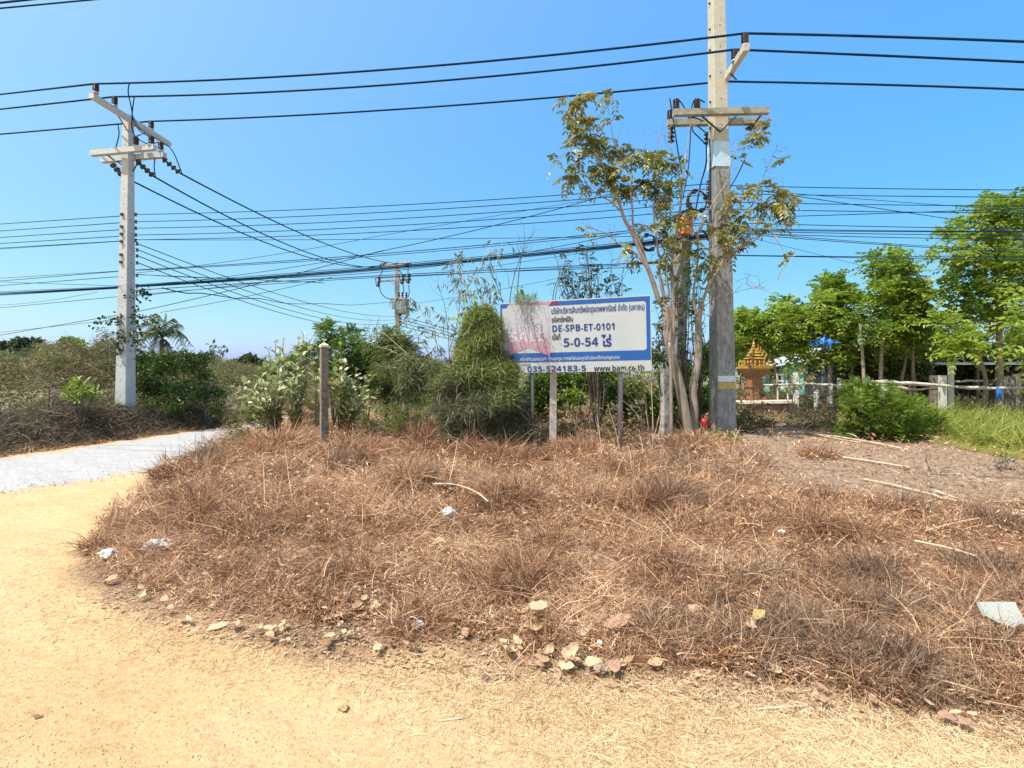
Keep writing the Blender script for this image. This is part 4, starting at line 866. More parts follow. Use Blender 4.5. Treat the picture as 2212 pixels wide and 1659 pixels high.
def plant(name, label, cat, cl, D, mm, kind, dn, size, base=None, stem='barkdark', dj=.3, tone=.5, r0=.02, group=None, sq=(1, 1, .85), droop=.4, jit=.25, aspect=.5, nl=6, fork=None, litter=None):
    """cl: clusters (px, py, r px[, depth]); base: list of (px, py, depth) feet; kind of leaf: oval, pinnate, fine, blade"""
    wc = world_clusters(cl, D, dj); lv = MB(); st = MB()
    if base is None: base = [(np.mean([c[0] for c in cl]), None, D)]
    feet = []
    for x, y, d_ in base:
        X0 = (x-CX)/F*d_; q = np.array([X0, d_, float(terr(X0, d_))-.03]);
        if y is not None: q = P(x, y, d_)
        feet.append(q)
    loc = feet[0]
    # limbs: each foot forks at mid height towards its nearest clusters
    if r0 >= .03:
        for f in feet:
            top = np.mean([c for c, r in wc], 0); zt = max(c[2] for c, r in wc); hub = f*.6+top*.4; hub[2] = f[2]+(zt-f[2])*.88; m1 = f+np.array([RNG.normal()*.05, 0, (zt-f[2])*.35]); trunk = curve3([f, m1, (m1+hub)/2+rdir(1)[0]*.06, hub], 6); st.tube(trunk, np.linspace(r0, r0*.2, len(trunk)), 8)
            for c, r in wc:
                zz = np.clip(c[2]-.25*np.hypot(c[0]-f[0], c[1]-f[1])-.2, f[2]+(zt-f[2])*.3, hub[2]); a_ = trunk[np.argmin(abs(trunk[:, 2]-zz))]; limb(st, a_, c, r0*.3, r0*.1, .05, 6, 5, .04)
    for i_, (c, r) in enumerate(wc):
        if r0 >= .03: break
        f = feet[int(np.argmin([abs(q[0]-c[0])+.3*abs(q[1]-c[1]) for q in feet]))]
        mid = f*.55+c*.45; mid[:2] = f[:2]*.7+c[:2]*.3+RNG.normal(size=2)*.05; 
        if fork: mid[2] = f[2]+(c[2]-f[2])*fork
        q = np.array([f, (f+mid)/2+RNG.normal(size=3)*.03, mid, (mid+c)/2+RNG.normal(size=3)*.05, c]); st.tube(curve3(q, 4), np.linspace(r0, r0*.25, 17), 5)
        for _ in range(3): limb(st, mid*.4+c*.6, c+rdir(1)[0]*r*.8, r0*.35, r0*.12, .08, 4, 4)
    for c, r in wc:
        vol = (r/.3)**2; n_ = max(6, int(dn*vol)); tt = tone+.12*RNG.normal()
        p = ball(c, r*1.08, n_, .25, sq); outd = unit(p-c+rdir(n_)*r*.5+np.array([0, 0, .3*r]))
        s_ = size*RNG.uniform(.65, 1.2, n_)
        if kind == 'oval': lv.ovals(p, outd-np.array([0, 0, droop])+.5*rdir(n_), np.array([0, 0, 1.])+.7*rdir(n_), s_, s_*aspect, np.clip(tt+jit*RNG.normal(size=n_), 0, 1))
        elif kind == 'leaf': lv.leaves(p, outd-np.array([0, 0, droop])+.6*rdir(n_), np.array([0, 0, 1.])+.8*rdir(n_), s_, s_*aspect, np.repeat(np.clip(tt+jit*RNG.normal(size=n_), 0, 1), 2))
        elif kind == 'pinnate': pinnate(lv, p, outd+.3*rdir(n_), s_, nl, size*.36, size*.36*aspect, tt, droop, False, jit)
        elif kind == 'fine': pinnate(lv, p, outd+.5*rdir(n_), s_, nl, size*.3, size*.3*aspect, tt, droop, True, jit)
        elif kind == 'blade':
            d = outd*.6+rdir(n_)*.5-np.array([0, 0, droop]); be = rdir(n_)*.2-np.array([0, 0, .35*droop]); lv.blades(p, d, be, s_, s_*aspect, np.clip(tt+jit*RNG.normal(size=n_), 0, 1), 2)
    t = thing(name, label, cat, loc, group); part('stem' if r0 < .03 else 'trunk', st, M[stem], t, True); part('foliage' if r0 < .03 else 'crown', lv, M[mm], t); return t
def box_clusters(x0, x1, y0, y1, n, r0, r1, top=None):
    o = []
    while len(o) < n:
        x = RNG.uniform(x0, x1); y = RNG.uniform(y0, y1)
        if top is None or y > top(x): o.append((x, y, RNG.uniform(r0, r1)))
    return o

# ---- left side scrub behind the road
EX = np.array([[6.5, -10.2], [9.09, -9.3], [11.3, -8.7], [13.3, -8.08], [15.8, -7.6], [20, -6.6], [30, -4.5]])
def scrub_pts(n, y0, y1, d0, d1):
    y = RNG.uniform(y0, y1, n); d = RNG.uniform(d0, d1, n); x = np.interp(y, EX[:, 0], EX[:, 1])-d
    h = .1+.68*smooth(d/.8)+1.6*smooth((d-1.2)/2.8)*(1+.22*noise2(x, y, 1.1)); u_ = CX+F*x/y; h = h*(1+.18*noise2(x, y, 3.1, 1))*np.interp(u_, [-50, 60, 130, 250, 300, 420, 480], [.80, .82, 1, .98, .80, .76, .72]); return x, y, d, h
def scrub(name, n, y0, y1, d0, d1, mm, label, L=(.12, .5), shell=.4, leafy=0., tone=.5):
    x, y, d, h = scrub_pts(n, y0, y1, d0, d1); z = h*(1-(1-shell)*RNG.random(n)**1.6*RNG.random(n)); mb = MB()
    p = np.stack([x, y, np.maximum(z-.1, .02)], 1); dd = rdir(n); dd[:, 2] = dd[:, 2]*.6+.25; be = rdir(n)*.5; be[:, 2] -= .3
    nn = noise2(x, y, 1.6, 2); T = np.clip(tone+.2*nn+.25*RNG.normal(size=n), 0, 1)
    k_ = int(n*(1-leafy)); mb.blades(p[:k_], dd[:k_], be[:k_], RNG.uniform(*L, k_), RNG.uniform(.006, .016, k_), T[:k_], 3)
    if leafy: m_ = n-k_; s_ = RNG.uniform(.05, .13, m_); mb.leaves(p[k_:], dd[k_:]-np.array([0, 0, .3]), rdir(m_)+np.array([0, 0, 1]), s_, s_*.45, np.repeat(T[k_:], 2))
    return tag(put(name, mb.mesh(name), M[mm]), label, 'undergrowth', kind='stuff')
scrub('undergrowth', 42000, 7, 15, .0, 1.9, 'brush', 'dark tangled dry brush along the far side of the gravel road', shell=.05, leafy=.25, tone=.5)
scrub('scrub_undergrowth', 60000, 8, 24, 1.4, 6.5, 'scrub', 'olive and brown scrub rising behind the dark brush', shell=.35, leafy=.55, tone=.45)
scrub('roadside_weeds', 14000, 7, 22, -.22, .5, 'weed', 'low reddish dead weeds edging the far side of the road', L=(.06, .22), shell=.0, tone=.45)
def scrub_right():
    n = 26000; x = RNG.uniform(-8, 16, n); y = RNG.uniform(15.5, 24, n); h = np.interp(x, [-8, -4, 0, 4, 7, 16], [1.6, 1.3, 1.9, 2.0, .7, .6])*(1+.2*noise2(x, y, 1.2)); z = h*RNG.random(n)**.6
    mb = MB(); p = np.stack([x, y, z], 1); T = np.clip(.45+.2*noise2(x, y, 1.6)+.25*RNG.normal(size=n), 0, 1); s_ = RNG.uniform(.07, .2, n)
    k_ = n//3; mb.blades(p[:k_], rdir(k_)+np.array([0, 0, .4]), rdir(k_)*.4, RNG.uniform(.2, .7, k_), .014, T[:k_], 3); mb.leaves(p[k_:], rdir(n-k_)-np.array([0, 0, .3]), rdir(n-k_)+np.array([0, 0, 1]), s_[k_:], s_[k_:]*.45, np.repeat(T[k_:], 2))
    tag(put('far_undergrowth', mb.mesh('far_undergrowth'), M['scrub']), 'low olive scrub far behind the sign and the concrete post', 'undergrowth', kind='stuff')
scrub_right()
plant('green_bush', 'dense dark green bush crowding the right side of the pale pole', 'bush', [(300, 800, 32), (320, 775, 28), (345, 795, 35), (380, 785, 32), (415, 790, 32), (440, 810, 30), (310, 840, 35), (350, 840, 38), (395, 840, 38), (435, 850, 33), (440, 775, 20), (300, 770, 20), (365, 768, 20), (400, 768, 18), (330, 880, 30), (380, 885, 30), (470, 850, 26), (470, 885, 24)], 13.4, 'lmid', 'leaf', 210, .10, [(320, None, 13.4), (400, None, 13.4), (450, None, 13.2)], tone=.22, dj=.5, group='green bushes on the left')
plant('green_bush', 'olive bush at the left behind the bright green seedling', 'bush', [(190, 770, 26), (215, 768, 24), (240, 775, 24), (200, 800, 28), (235, 805, 25), (170, 800, 25), (250, 800, 20)], 15.5, 'scrub', 'leaf', 240, .12, tone=.7, group='green bushes on the left')
plant('bright_seedling', 'bright green leafy seedling left of the pale pole base', 'plant', [(170, 828, 14), (155, 842, 16), (185, 842, 16), (175, 858, 16), (200, 850, 14), (150, 855, 10)], 10.8, 'lbright', 'oval', 120, .16, tone=.7, aspect=.3, droop=.2, dj=.1)
plant('small_tree', 'pale green small tree rising above the scrub left of the pole', 'tree', [(145, 742, 12), (158, 740, 13), (170, 750, 12), (150, 758, 14), (163, 765, 12), (140, 755, 9), (178, 742, 6)], 26, 'lmid', 'leaf', 90, .28, tone=.85, dj=.8, r0=.04, group='trees beyond the scrub')
for cl, D_, lab, mm, tn in (
    ([(20, 762, 26), (55, 752, 26), (85, 762, 26), (45, 742, 16), (10, 750, 16), (75, 745, 18), (100, 770, 20), (0, 775, 22)], 60, 'broad dark tree far off at the left edge above the pale roof', 'lfar', .2),
    ([(120, 772, 14), (135, 765, 12), (118, 762, 8), (200, 772, 10), (215, 766, 8), (185, 768, 8)], 45, 'thin airy tree far off left of the pale pole', 'lfar', .5),
    ([(525, 785, 18), (545, 778, 16), (510, 790, 16), (565, 790, 16), (540, 800, 22), (575, 800, 18), (500, 802, 18)], 34, 'rounded green tree beyond the gravel road', 'lfar', .35),
    ([(485, 795, 16), (470, 805, 16), (500, 798, 12), (455, 812, 14)], 30, 'low green tree just right of the palm', 'lfar', .5)):
    plant('distant_tree', lab, 'tree', cl, D_, mm, 'leaf', 30 if D_ > 40 else 70, .55 if D_ > 40 else .35, tone=tn, dj=1.5, r0=.12, group='trees beyond the scrub')
# sparse bare tree between palm and calotropis
plant('thin_tree', 'nearly bare thin tree standing right of the coconut palm', 'tree', [(460, 745, 8), (478, 752, 8), (470, 765, 8), (452, 760, 6), (485, 765, 6)], 28, 'lfar', 'leaf', 22, .28, [(462, 830, 28)], tone=.6, r0=.035, group='trees beyond the scrub')
# coconut palm
DP = 45.
t = thing('coconut_palm', 'coconut palm with drooping fronds beyond the scrub', 'palm', P(352, 832, DP))
mb = MB(); mb.tube(curve3([P(356, 832, DP), P(353, 785, DP), P(350, 752, DP), P(349, 735, DP)], 6), np.linspace(.26, .16, 19), 8); part('trunk', mb, M['barkdark'], t, True)
for (x, y, sg) in ((291, 718, .10), (413, 744, .25), (398, 724, .22), (374, 688, .12), (337, 678, .06), (312, 696, .12), (308, 748, .3), (399, 762, .3), (364, 764, .25), (358, 678, .03), (325, 684, .1), (300, 735, .3), (330, 765, .25), (388, 700, .15)):
    o = P(349, 731, DP); e = P(x, y, DP+RNG.uniform(-3, 3)); L = np.linalg.norm(e-o); n_ = 15; ts = np.linspace(0, 1, n_)[:, None]
    q = o*(1-ts)+e*ts; q[:, 2] += sg*L*np.sin(math.pi*ts[:, 0])*1.2; fr = MB(); fr.tube(q, np.linspace(.035, .012, n_), 4)
    dr = unit(np.gradient(q, axis=0)); kk = np.repeat(np.arange(2, n_), 8); b0 = q[kk]+dr[kk]*RNG.uniform(-.1, .1, (len(kk), 1)); sd = unit(np.cross(dr[kk], [0, 0, 1.]))*np.where(np.arange(len(kk)) % 2, 1, -1)[:, None]
    LL = (.3+.5*np.sin(math.pi*(kk/n_)))*1.1; fr.blades(b0, sd+dr[kk]*.5-np.array([0, 0, .5]), np.tile([0, 0, -.4], (len(kk), 1)), LL, .055, RNG.random(len(kk)), 2); part('frond', fr, M['lpalm'], t)

# ---- calotropis with big pale leaves
def calotropis():
    foot = [(640, 9.9), (690, 9.7), (600, 10.0), (740, 9.9)]
    tips = [(595, 742), (612, 735), (640, 748), (655, 722), (668, 735), (700, 738), (580, 755), (620, 775), (650, 780), (720, 770), (745, 785), (770, 800), (795, 812), (560, 800), (520, 815), (505, 835), (540, 830), (590, 800), (600, 830), (630, 820), (660, 830),
            (720, 820), (760, 830), (790, 845), (800, 870), (760, 870), (730, 860), (700, 880), (740, 895), (670, 870), (640, 870), (610, 870), (580, 860), (550, 860), (520, 860), (500, 870), (510, 890), (560, 890), (600, 895), (640, 900), (680, 900), (770, 895), (820, 840), (640, 800), (685, 790),
            (570, 775), (605, 755), (645, 735), (735, 745), (780, 860), (750, 815), (625, 845), (590, 845), (690, 815), (530, 845), (575, 830), (615, 810), (665, 800), (735, 800), (775, 820), (530, 880), (585, 880), (625, 885), (750, 880)]
    st = MB(); lv = MB(); fl = MB()
    base = P(650, 930, 9.8); base[2] = terr(base[0], base[1])
    for x, y in tips:
        D_ = 9.8+RNG.uniform(-.45, .55); tp = P(x, y, D_); f = min(foot, key=lambda q: abs(q[0]-x)); b0 = P(f[0]+RNG.uniform(-10, 10), 930, f[1]); b0[2] = terr(b0[0], b0[1])
        mid = b0*.45+tp*.55; mid[2] += .02; mid[0] = b0[0]*.6+tp[0]*.4; c = curve3([b0, mid, tp], 8); st.tube(c, np.linspace(.014, .007, len(c)), 5)
        n_ = 14; ii = np.linspace(len(c)*.38, len(c)-1, n_//2).astype(int); dr = unit(np.gradient(c, axis=0)); ang = RNG.uniform(0, 3)
        for k_, i_ in enumerate(ii):
            a = ang+k_*1.57; s1 = unit(np.cross(dr[i_], [math.cos(a), math.sin(a), .2])); 
            for s_ in (s1, -s1):
                L = RNG.uniform(.13, .21)*(.6 if k_ == n_//2-1 else 1); d = s_*.8+dr[i_]*.75; nr = dr[i_]*1.2-s_*.4+.25*rdir(1)[0]
                lv.ovals(c[i_][None], d[None], nr[None], L, L*.62, np.clip([.62+.2*RNG.normal()-(.35 if RNG.random() < .2 else 0)+(.45 if RNG.random() < .03 else 0)], 0, 1), droop=.12, fold=.12)
        if RNG.random() < .2:
            q = ball(tp+np.array([0, 0, .03]), .035, 30); fl.leaves(q, rdir(30), rdir(30), .02, .015, np.repeat(RNG.random(30), 2))
    t = thing('giant_milkweed', 'large pale leaved milkweed shrub behind the concrete post', 'shrub', base); part('stem', st, M['barkred'], t, True); part('foliage', lv, M['lcalo'], t)
    part('flower_cluster', fl, mat('lilac_flower', (.35, .22, .36), .8), t)
calotropis()
# feathery leucaena behind it, tamarind-like drooping weed at its left foot
plant('feathery_shrub', 'feathery green shrub rising behind the pale leaved milkweed', 'shrub', [(705, 708, 16), (690, 715, 12), (762, 722, 15), (745, 728, 12), (775, 735, 12), (720, 735, 18), (700, 755, 22), (740, 760, 22), (780, 765, 22), (810, 790, 25), (720, 800, 30), (770, 810, 30), (820, 830, 28), (660, 760, 20), (620, 790, 25), (580, 810, 20)], 11.2, 'lmid', 'fine', 120, .30, [(720, None, 11.2), (790, None, 11.3), (640, None, 11.2)], tone=.75, dj=.4, nl=9, aspect=.3, r0=.012, group='feathery shrubs')
plant('feathery_shrub', 'feathery branches arching over the dark green board', 'shrub', [(840, 730, 20), (860, 740, 18), (880, 755, 20), (830, 750, 18), (850, 770, 24), (880, 790, 26), (900, 830, 26), (860, 830, 26), (830, 850, 24), (905, 790, 20), (815, 800, 16)], 10.6, 'lvine', 'fine', 130, .34, [(860, None, 10.6), (900, None, 10.5)], tone=.45, dj=.4, nl=9, aspect=.22, r0=.012, group='feathery shrubs')
plant('feathery_shrub', 'drooping feathery branch hanging over the edge of the gravel road', 'shrub', [(508, 935, 15), (520, 925, 15), (500, 948, 12), (530, 910, 18), (550, 895, 18), (515, 900, 14)], 9.9, 'lolive', 'fine', 40, .26, [(600, None, 9.8)], tone=.5, nl=9, aspect=.25, droop=.9, r0=.01, dj=.2, group='feathery shrubs')
plant('green_mat', 'low soft grey green bush in front of the bamboo', 'bush', [(790, 905, 20), (820, 890, 24), (850, 885, 26), (880, 890, 26), (910, 900, 25), (930, 880, 22), (840, 920, 24), (870, 925, 24), (900, 925, 22), (920, 865, 20), (945, 900, 20), (800, 925, 16), (860, 905, 26)], 9.0, 'lvine', 'leaf', 500, .06, tone=.42, aspect=.22, dj=.3, r0=.008, droop=0)
plant('yellowish_bush', 'yellow green tangled bush between the milkweed and the vine mound', 'bush', box_clusters(830, 960, 780, 880, 16, 18, 28), 9.8, 'lbamboo', 'blade', 520, .16, [(860, None, 9.8), (920, None, 9.8)], tone=.6, aspect=.10, dj=.4, r0=.01)
plant('bamboo_clump', 'thin bamboo clump with narrow leaves behind the low bush', 'bamboo', [(820, 680, 0)], 10, 'lbamboo', 'blade', 1, .1) if False else None
def bamboo(label, culms, D, tone, nleaf, r0=.009):
    st = MB(); lv = MB()
    for pts in culms:
        q = px3(pts, D); q = [p+np.array([0, RNG.uniform(-.15, .15), 0]) for p in q]; c = curve3(q, 8); st.tube(c, np.linspace(r0, .003, len(c)), 5)
        ii = RNG.integers(int(len(c)*.35), len(c), nleaf//6+1)
        for i_ in ii:
            d = rdir(1)[0]; d[2] = abs(d[2])*.3; L = RNG.uniform(.12, .4); e = c[i_]+d*L; s_ = curve3([c[i_], (c[i_]+e)/2+np.array([0, 0, .03]), e-np.array([0, 0, .05])], 3); st.tube(s_, .0025, 4)
            m_ = 5; ks = RNG.integers(2, len(s_), m_); dd = d[None]*.6+rdir(m_)*.4-np.array([0, 0, .7]); lv.leaves(s_[ks], dd, rdir(m_), RNG.uniform(.09, .19, m_), RNG.uniform(.014, .022, m_), np.repeat(np.clip(tone+.3*RNG.normal(size=m_), 0, 1), 2))
    t = thing('bamboo_clump', label, 'bamboo', px3(culms[0][:1], D)[0], 'thin bamboo clumps'); part('stem', st, M['cane'], t); part('foliage', lv, M['lbamboo'], t)
bamboo('arching bamboo shoots reaching in front of the distant transformer pole', [[(960, 900), (930, 780), (890, 700), (868, 640)], [(950, 900), (940, 790), (905, 730), (880, 690), (865, 655)], [(970, 900), (960, 800), (930, 710), (900, 660), (872, 650)], [(940, 900), (900, 790), (860, 745), (810, 705)], [(960, 900), (945, 760), (930, 690), (905, 655)], [(930, 900), (900, 800), (850, 760), (800, 745)], [(990, 900), (975, 760), (960, 700), (935, 668)]], 10.0, .35, 60)
bamboo('tall bamboo shoots above the vine covered mound', [[(1040, 900), (1050, 700), (1030, 620), (1045, 560), (1070, 515)], [(1050, 900), (1030, 720), (1015, 620), (1010, 560), (1012, 540)], [(1030, 900), (1020, 730), (1000, 650), (990, 590), (975, 545)], [(1060, 900), (1065, 720), (1060, 640), (1070, 580), (1085, 520)], [(1020, 900), (1000, 740), (985, 670), (975, 600)], [(1050, 900), (1040, 700), (1050, 600), (1060, 540)], [(1045, 900), (1025, 700), (1000, 600), (985, 560)]], 9.6, .25, 70)
def bare(label, limbs, D, r0, mm='barkdark', name='bare_sapling', grp='bare twiggy saplings', tw=10, L=(.1, .4)):
    mb = MB()
    for pts in limbs:
        c = curve3(px3(pts, D), 6); c[:, 1] += np.linspace(0, RNG.uniform(-.2, .2), len(c)); mb.tube(c, np.linspace(r0, r0*.25, len(c)), 5)
        dr = unit(np.gradient(c, axis=0))
        for i_ in RNG.integers(int(len(c)*.25), len(c), tw):
            e = c[i_]+(dr[i_]*.8+rdir(1)[0]*.7)*RNG.uniform(*L); limb(mb, c[i_], e, r0*.35, r0*.12, .06, 5, 4, .03)
    loc = px3(limbs[0][:1], D)[0]; return one(name, mb, M[mm], label, 'sapling', grp, loc=loc)
bare('bare slender branches standing directly behind the left end of the sign', [[(1105, 900), (1100, 690), (1110, 600), (1140, 520)], [(1105, 900), (1095, 700), (1075, 620), (1060, 590)], [(1120, 900), (1118, 640), (1125, 560), (1130, 530)]], 9.2, .014)
bare('bare twiggy sapling above the middle of the sign', [[(1190, 800), (1195, 640), (1210, 590), (1200, 550), (1190, 520)], [(1190, 800), (1200, 640), (1215, 590), (1222, 550)]], 9.4, .010)
bare('second bare twiggy sapling above the sign', [[(1250, 800), (1245, 650), (1262, 590), (1268, 530)], [(1250, 800), (1235, 650), (1255, 600)]], 9.4, .009)
bare('bare wispy sapling above the right part of the sign', [[(1330, 800), (1335, 640), (1345, 600), (1352, 560)], [(1335, 640), (1320, 590), (1322, 555)]], 9.5, .008)
bare('bare wispy sapling left of the tall vine covered bush', [[(975, 880), (968, 720), (960, 660), (948, 620)], [(970, 760), (990, 690), (995, 640)]], 9.7, .009)
bare('bare wispy sapling above the milkweed', [[(820, 880), (818, 760), (812, 710), (818, 680)], [(818, 790), (800, 740), (792, 700)]], 10.6, .009)
bare('tall pale dead stems below the middle of the sign', [[(1240, 960), (1248, 880), (1262, 830), (1268, 812)], [(1275, 950), (1270, 890), (1262, 850)]], 8.4, .008, 'cane', tw=3, L=(.05, .2))
bare('leaning dead sticks between the sign and the tree trunks', [[(1395, 950), (1380, 900), (1352, 868)], [(1420, 955), (1432, 890), (1428, 850)]], 8.6, .009, 'cane', tw=4, L=(.05, .25))
bare('pale dead stem in front of the right sign post', [[(1405, 1030), (1412, 930), (1410, 820), (1420, 800)], [(1410, 960), (1425, 880), (1435, 850)], [(1408, 990), (1395, 900), (1390, 870)]], 7.6, .009, 'cane', tw=1, L=(.05, .15))
bare('short dead stalk standing below the sign', [[(1345, 1010), (1335, 940), (1322, 890)], [(1300, 980), (1295, 900)]], 7.5, .008, 'cane', tw=3)
bare('dry reddish stalk standing in the bare clearing', [[(2022, 1060), (2012, 1020), (2005, 985)], [(2020, 1050), (2028, 1010)]], 6.4, .010, 'barkred', tw=12, L=(.05, .2))
bare('dark brown dead shrub by the left end of the gravel road', [[(140, 900), (120, 850), (80, 810), (60, 780)], [(150, 900), (165, 850), (200, 810)], [(100, 900), (110, 830), (150, 800)]], 11.2, .02, 'barkred', tw=14)
plant('yellow_leaved_tree', 'sparse yellow leaved sapling between the bamboo and the sign', 'sapling', [(1010, 650, 18), (1035, 655, 18), (1000, 670, 14), (1025, 635, 14), (1090, 690, 10), (990, 690, 12), (1060, 660, 14), (1075, 630, 8), (1125, 625, 7), (1048, 612, 8)], 9.3, 'lbright', 'oval', 26, .10, [(1030, None, 9.3)], tone=.95, droop=.8, r0=.012, dj=.2, stem='barkdark')

# ---- the vine covered mound
def vine_mound():
    D0 = 8.25; prof = [(668, 14, 1043), (684, 32, 1043), (705, 38, 1042), (730, 42, 1040), (760, 50, 1038), (790, 64, 1040), (820, 78, 1038), (850, 90, 1036), (880, 98, 1040), (910, 98, 1042), (935, 94, 1045), (960, 80, 1050)]
    ys_, rr, cx = map(np.array, zip(*prof)); n = 52000; y = RNG.uniform(664, 960, n*2); keep = RNG.random(n*2) < np.interp(y, ys_, rr)/98; y = y[keep][:n]; n = len(y)
    a = RNG.uniform(0, 2*math.pi, n); q = (.62+.4*RNG.random(n)**.7+.16*(RNG.random(n) < .12)*RNG.random(n))*(1+.13*np.sin(a*3+y*.05)+.1*np.sin(y*.09+a)); R_ = np.interp(y, ys_, rr)/F*D0*q
    c = np.stack([P(1, 1, 1)*0]*1); X = (np.interp(y, ys_, cx)-CX)/F*D0+np.cos(a)*R_; Y = D0+np.sin(a)*R_*.85; Z = EYE+(HZ-y)/F*D0
    p = np.stack([X, Y, Z], 1); outd = np.stack([np.cos(a), np.sin(a), np.full(n, -.1)], 1)
    dark = (y+RNG.normal(size=n)*22+25*np.sin(a*2)) > 838
    lv = MB(); k_ = ~dark; m_ = k_.sum(); lv.blades(p[k_], outd[k_]*.6+rdir(m_)*.8+np.array([0, 0, .25]), rdir(m_)*.5-np.array([0, 0, .2]), RNG.uniform(.05, .15, m_), RNG.uniform(.008, .015, m_), np.clip(.5+.28*RNG.normal(size=m_)+.15*np.sin(y[k_]*.1+a[k_]*2), 0, 1), 2)
    ld = MB(); k_ = dark; m_ = k_.sum(); ld.blades(p[k_], outd[k_]*.6+rdir(m_)*.8+np.array([0, 0, .25]), rdir(m_)*.5-np.array([0, 0, .2]), RNG.uniform(.05, .15, m_), RNG.uniform(.008, .014, m_), np.clip(.4+.3*RNG.normal(size=m_), 0, 1), 2)
    m_ = 70; a = RNG.uniform(0, 2*math.pi, m_); y = RNG.uniform(690, 900, m_); st = MB()
    for i_ in range(m_):
        R_ = np.interp(y[i_], ys_, rr)/F*D0; o = np.array([(np.interp(y[i_], ys_, cx)-CX)/F*D0+math.cos(a[i_])*R_*.9, D0+math.sin(a[i_])*R_*.8, EYE+(HZ-y[i_])/F*D0]); e = o+np.array([math.cos(a[i_])*.1, math.sin(a[i_])*.1, -RNG.uniform(.15, .5)])
        st.tube(curve3([o, (o+e)/2+np.array([math.cos(a[i_]), math.sin(a[i_]), 0])*.09, e], 4), .003, 4)
    b0 = P(1045, 965, D0); b0[2] = terr(b0[0], b0[1])
    st.tube([b0, P(1045, 850, D0), P(1045, 680, D0)], [.06, .04, .02], 6)
    t = thing('vine_covered_bush', 'tall cone shaped bush smothered in feathery vines left of the sign', 'bush', b0)
    part('foliage', lv, M['lvine'], t); part('dead_foliage', ld, M['lvinedark'], t, label='grey withered lower foliage'); part('stem', st, M['cane'], t)
    # added thin dark stems standing in for the vine's shadows on the sign
    mb = MB()
    for _ in range(22):
        x = RNG.uniform(1098, 1170); y0 = RNG.uniform(645, 700); d_ = 8.0-RNG.uniform(0, .25); q = [P(x, y0, d_), P(x+RNG.uniform(0, 14), y0+RNG.uniform(20, 45), d_), P(x+RNG.uniform(12, 40), y0+RNG.uniform(60, 120), d_)]; mb.tube(curve3(q, 5), .0022, 4)
        for _k in range(3):
            o = curve3(q, 5)[RNG.integers(2, 10)]; mb.tube([o, o+rdir(1)[0]*np.array([.1, .03, .08])], .0022, 4)
    part('shadow_stem', mb, M['barkred'], t); list(t.children)[-1]['kind'] = 'stuff'
    lv = MB(); n_ = 500; q = np.stack([RNG.uniform(1112, 1160, n_), RNG.uniform(636, 656, n_)], 1); p = np.array([P(a_, b_, 8.15+RNG.uniform(-.1, .1)) for a_, b_ in q]); lv.blades(p, rdir(n_), rdir(n_)*.3, .10, .006, RNG.random(n_), 2); part('foliage_tuft', lv, M['lvine'], t)
vine_mound()

# ---- hero tree in front of the big pole: limbs traced, leaves in drooping sprays
def limbs_mesh(limbs, D, mb):
    pts_all = []
    for pts, r0, r1 in limbs:
        c = curve3(px3(pts, D), 6); mb.tube(c, np.linspace(r0, r1, len(c)), 8); pts_all.append(c)
    return np.concatenate(pts_all)
def traced(name, label, limbs, clusters, D, mm, bark, dn, LL=.105, tone=.5, group=None, dj=.25, RL=.24, nl=5, extra=0):
    wd = MB(); pa = limbs_mesh(limbs, D, wd); lv = MB()
    for c in clusters:
        D_ = (c[3] if len(c) > 3 else None); tt = (c[4] if len(c) > 4 else tone)+.1*RNG.normal()
        q = P(c[0], c[1], D); i_ = np.argmin(np.linalg.norm((pa-q)*np.array([1, .3, 1]), axis=1)); q = P(c[0], c[1], pa[i_][1]+RNG.uniform(-dj, dj)); r = c[2]/F*q[1]
        limb(wd, pa[i_], q, .010, .004, .05, 5, 5)
        n_ = max(3, int(dn*(r/.2)**1.7)); p = ball(q, r*.75, n_, .1)
        for k_ in range(min(n_, 7)): wd.tube([q, (q+p[k_])/2+np.array([0, 0, .01]), p[k_]], .003, 4)
        pinnate(lv, p, (p-q)/max(r, .01)*.8+rdir(n_)*.5+np.array([0, 0, .1]), RL*RNG.uniform(.7, 1.1, n_), nl, LL, LL*.40, tt, .55, False, .2)
    for _ in range(extra):
        i_ = RNG.integers(len(pa)//3, len(pa)); limb(wd, pa[i_], pa[i_]+(rdir(1)[0]+np.array([0, 0, .5]))*RNG.uniform(.15, .5), .005, .0018, .08, 6, 4)
    loc = px3(limbs[0][0][:1], D)[0]; t = thing(name, label, 'tree', loc, group); part('trunk', wd, M[bark], t, True); part('crown', lv, M[mm], t)
DT = 8.9
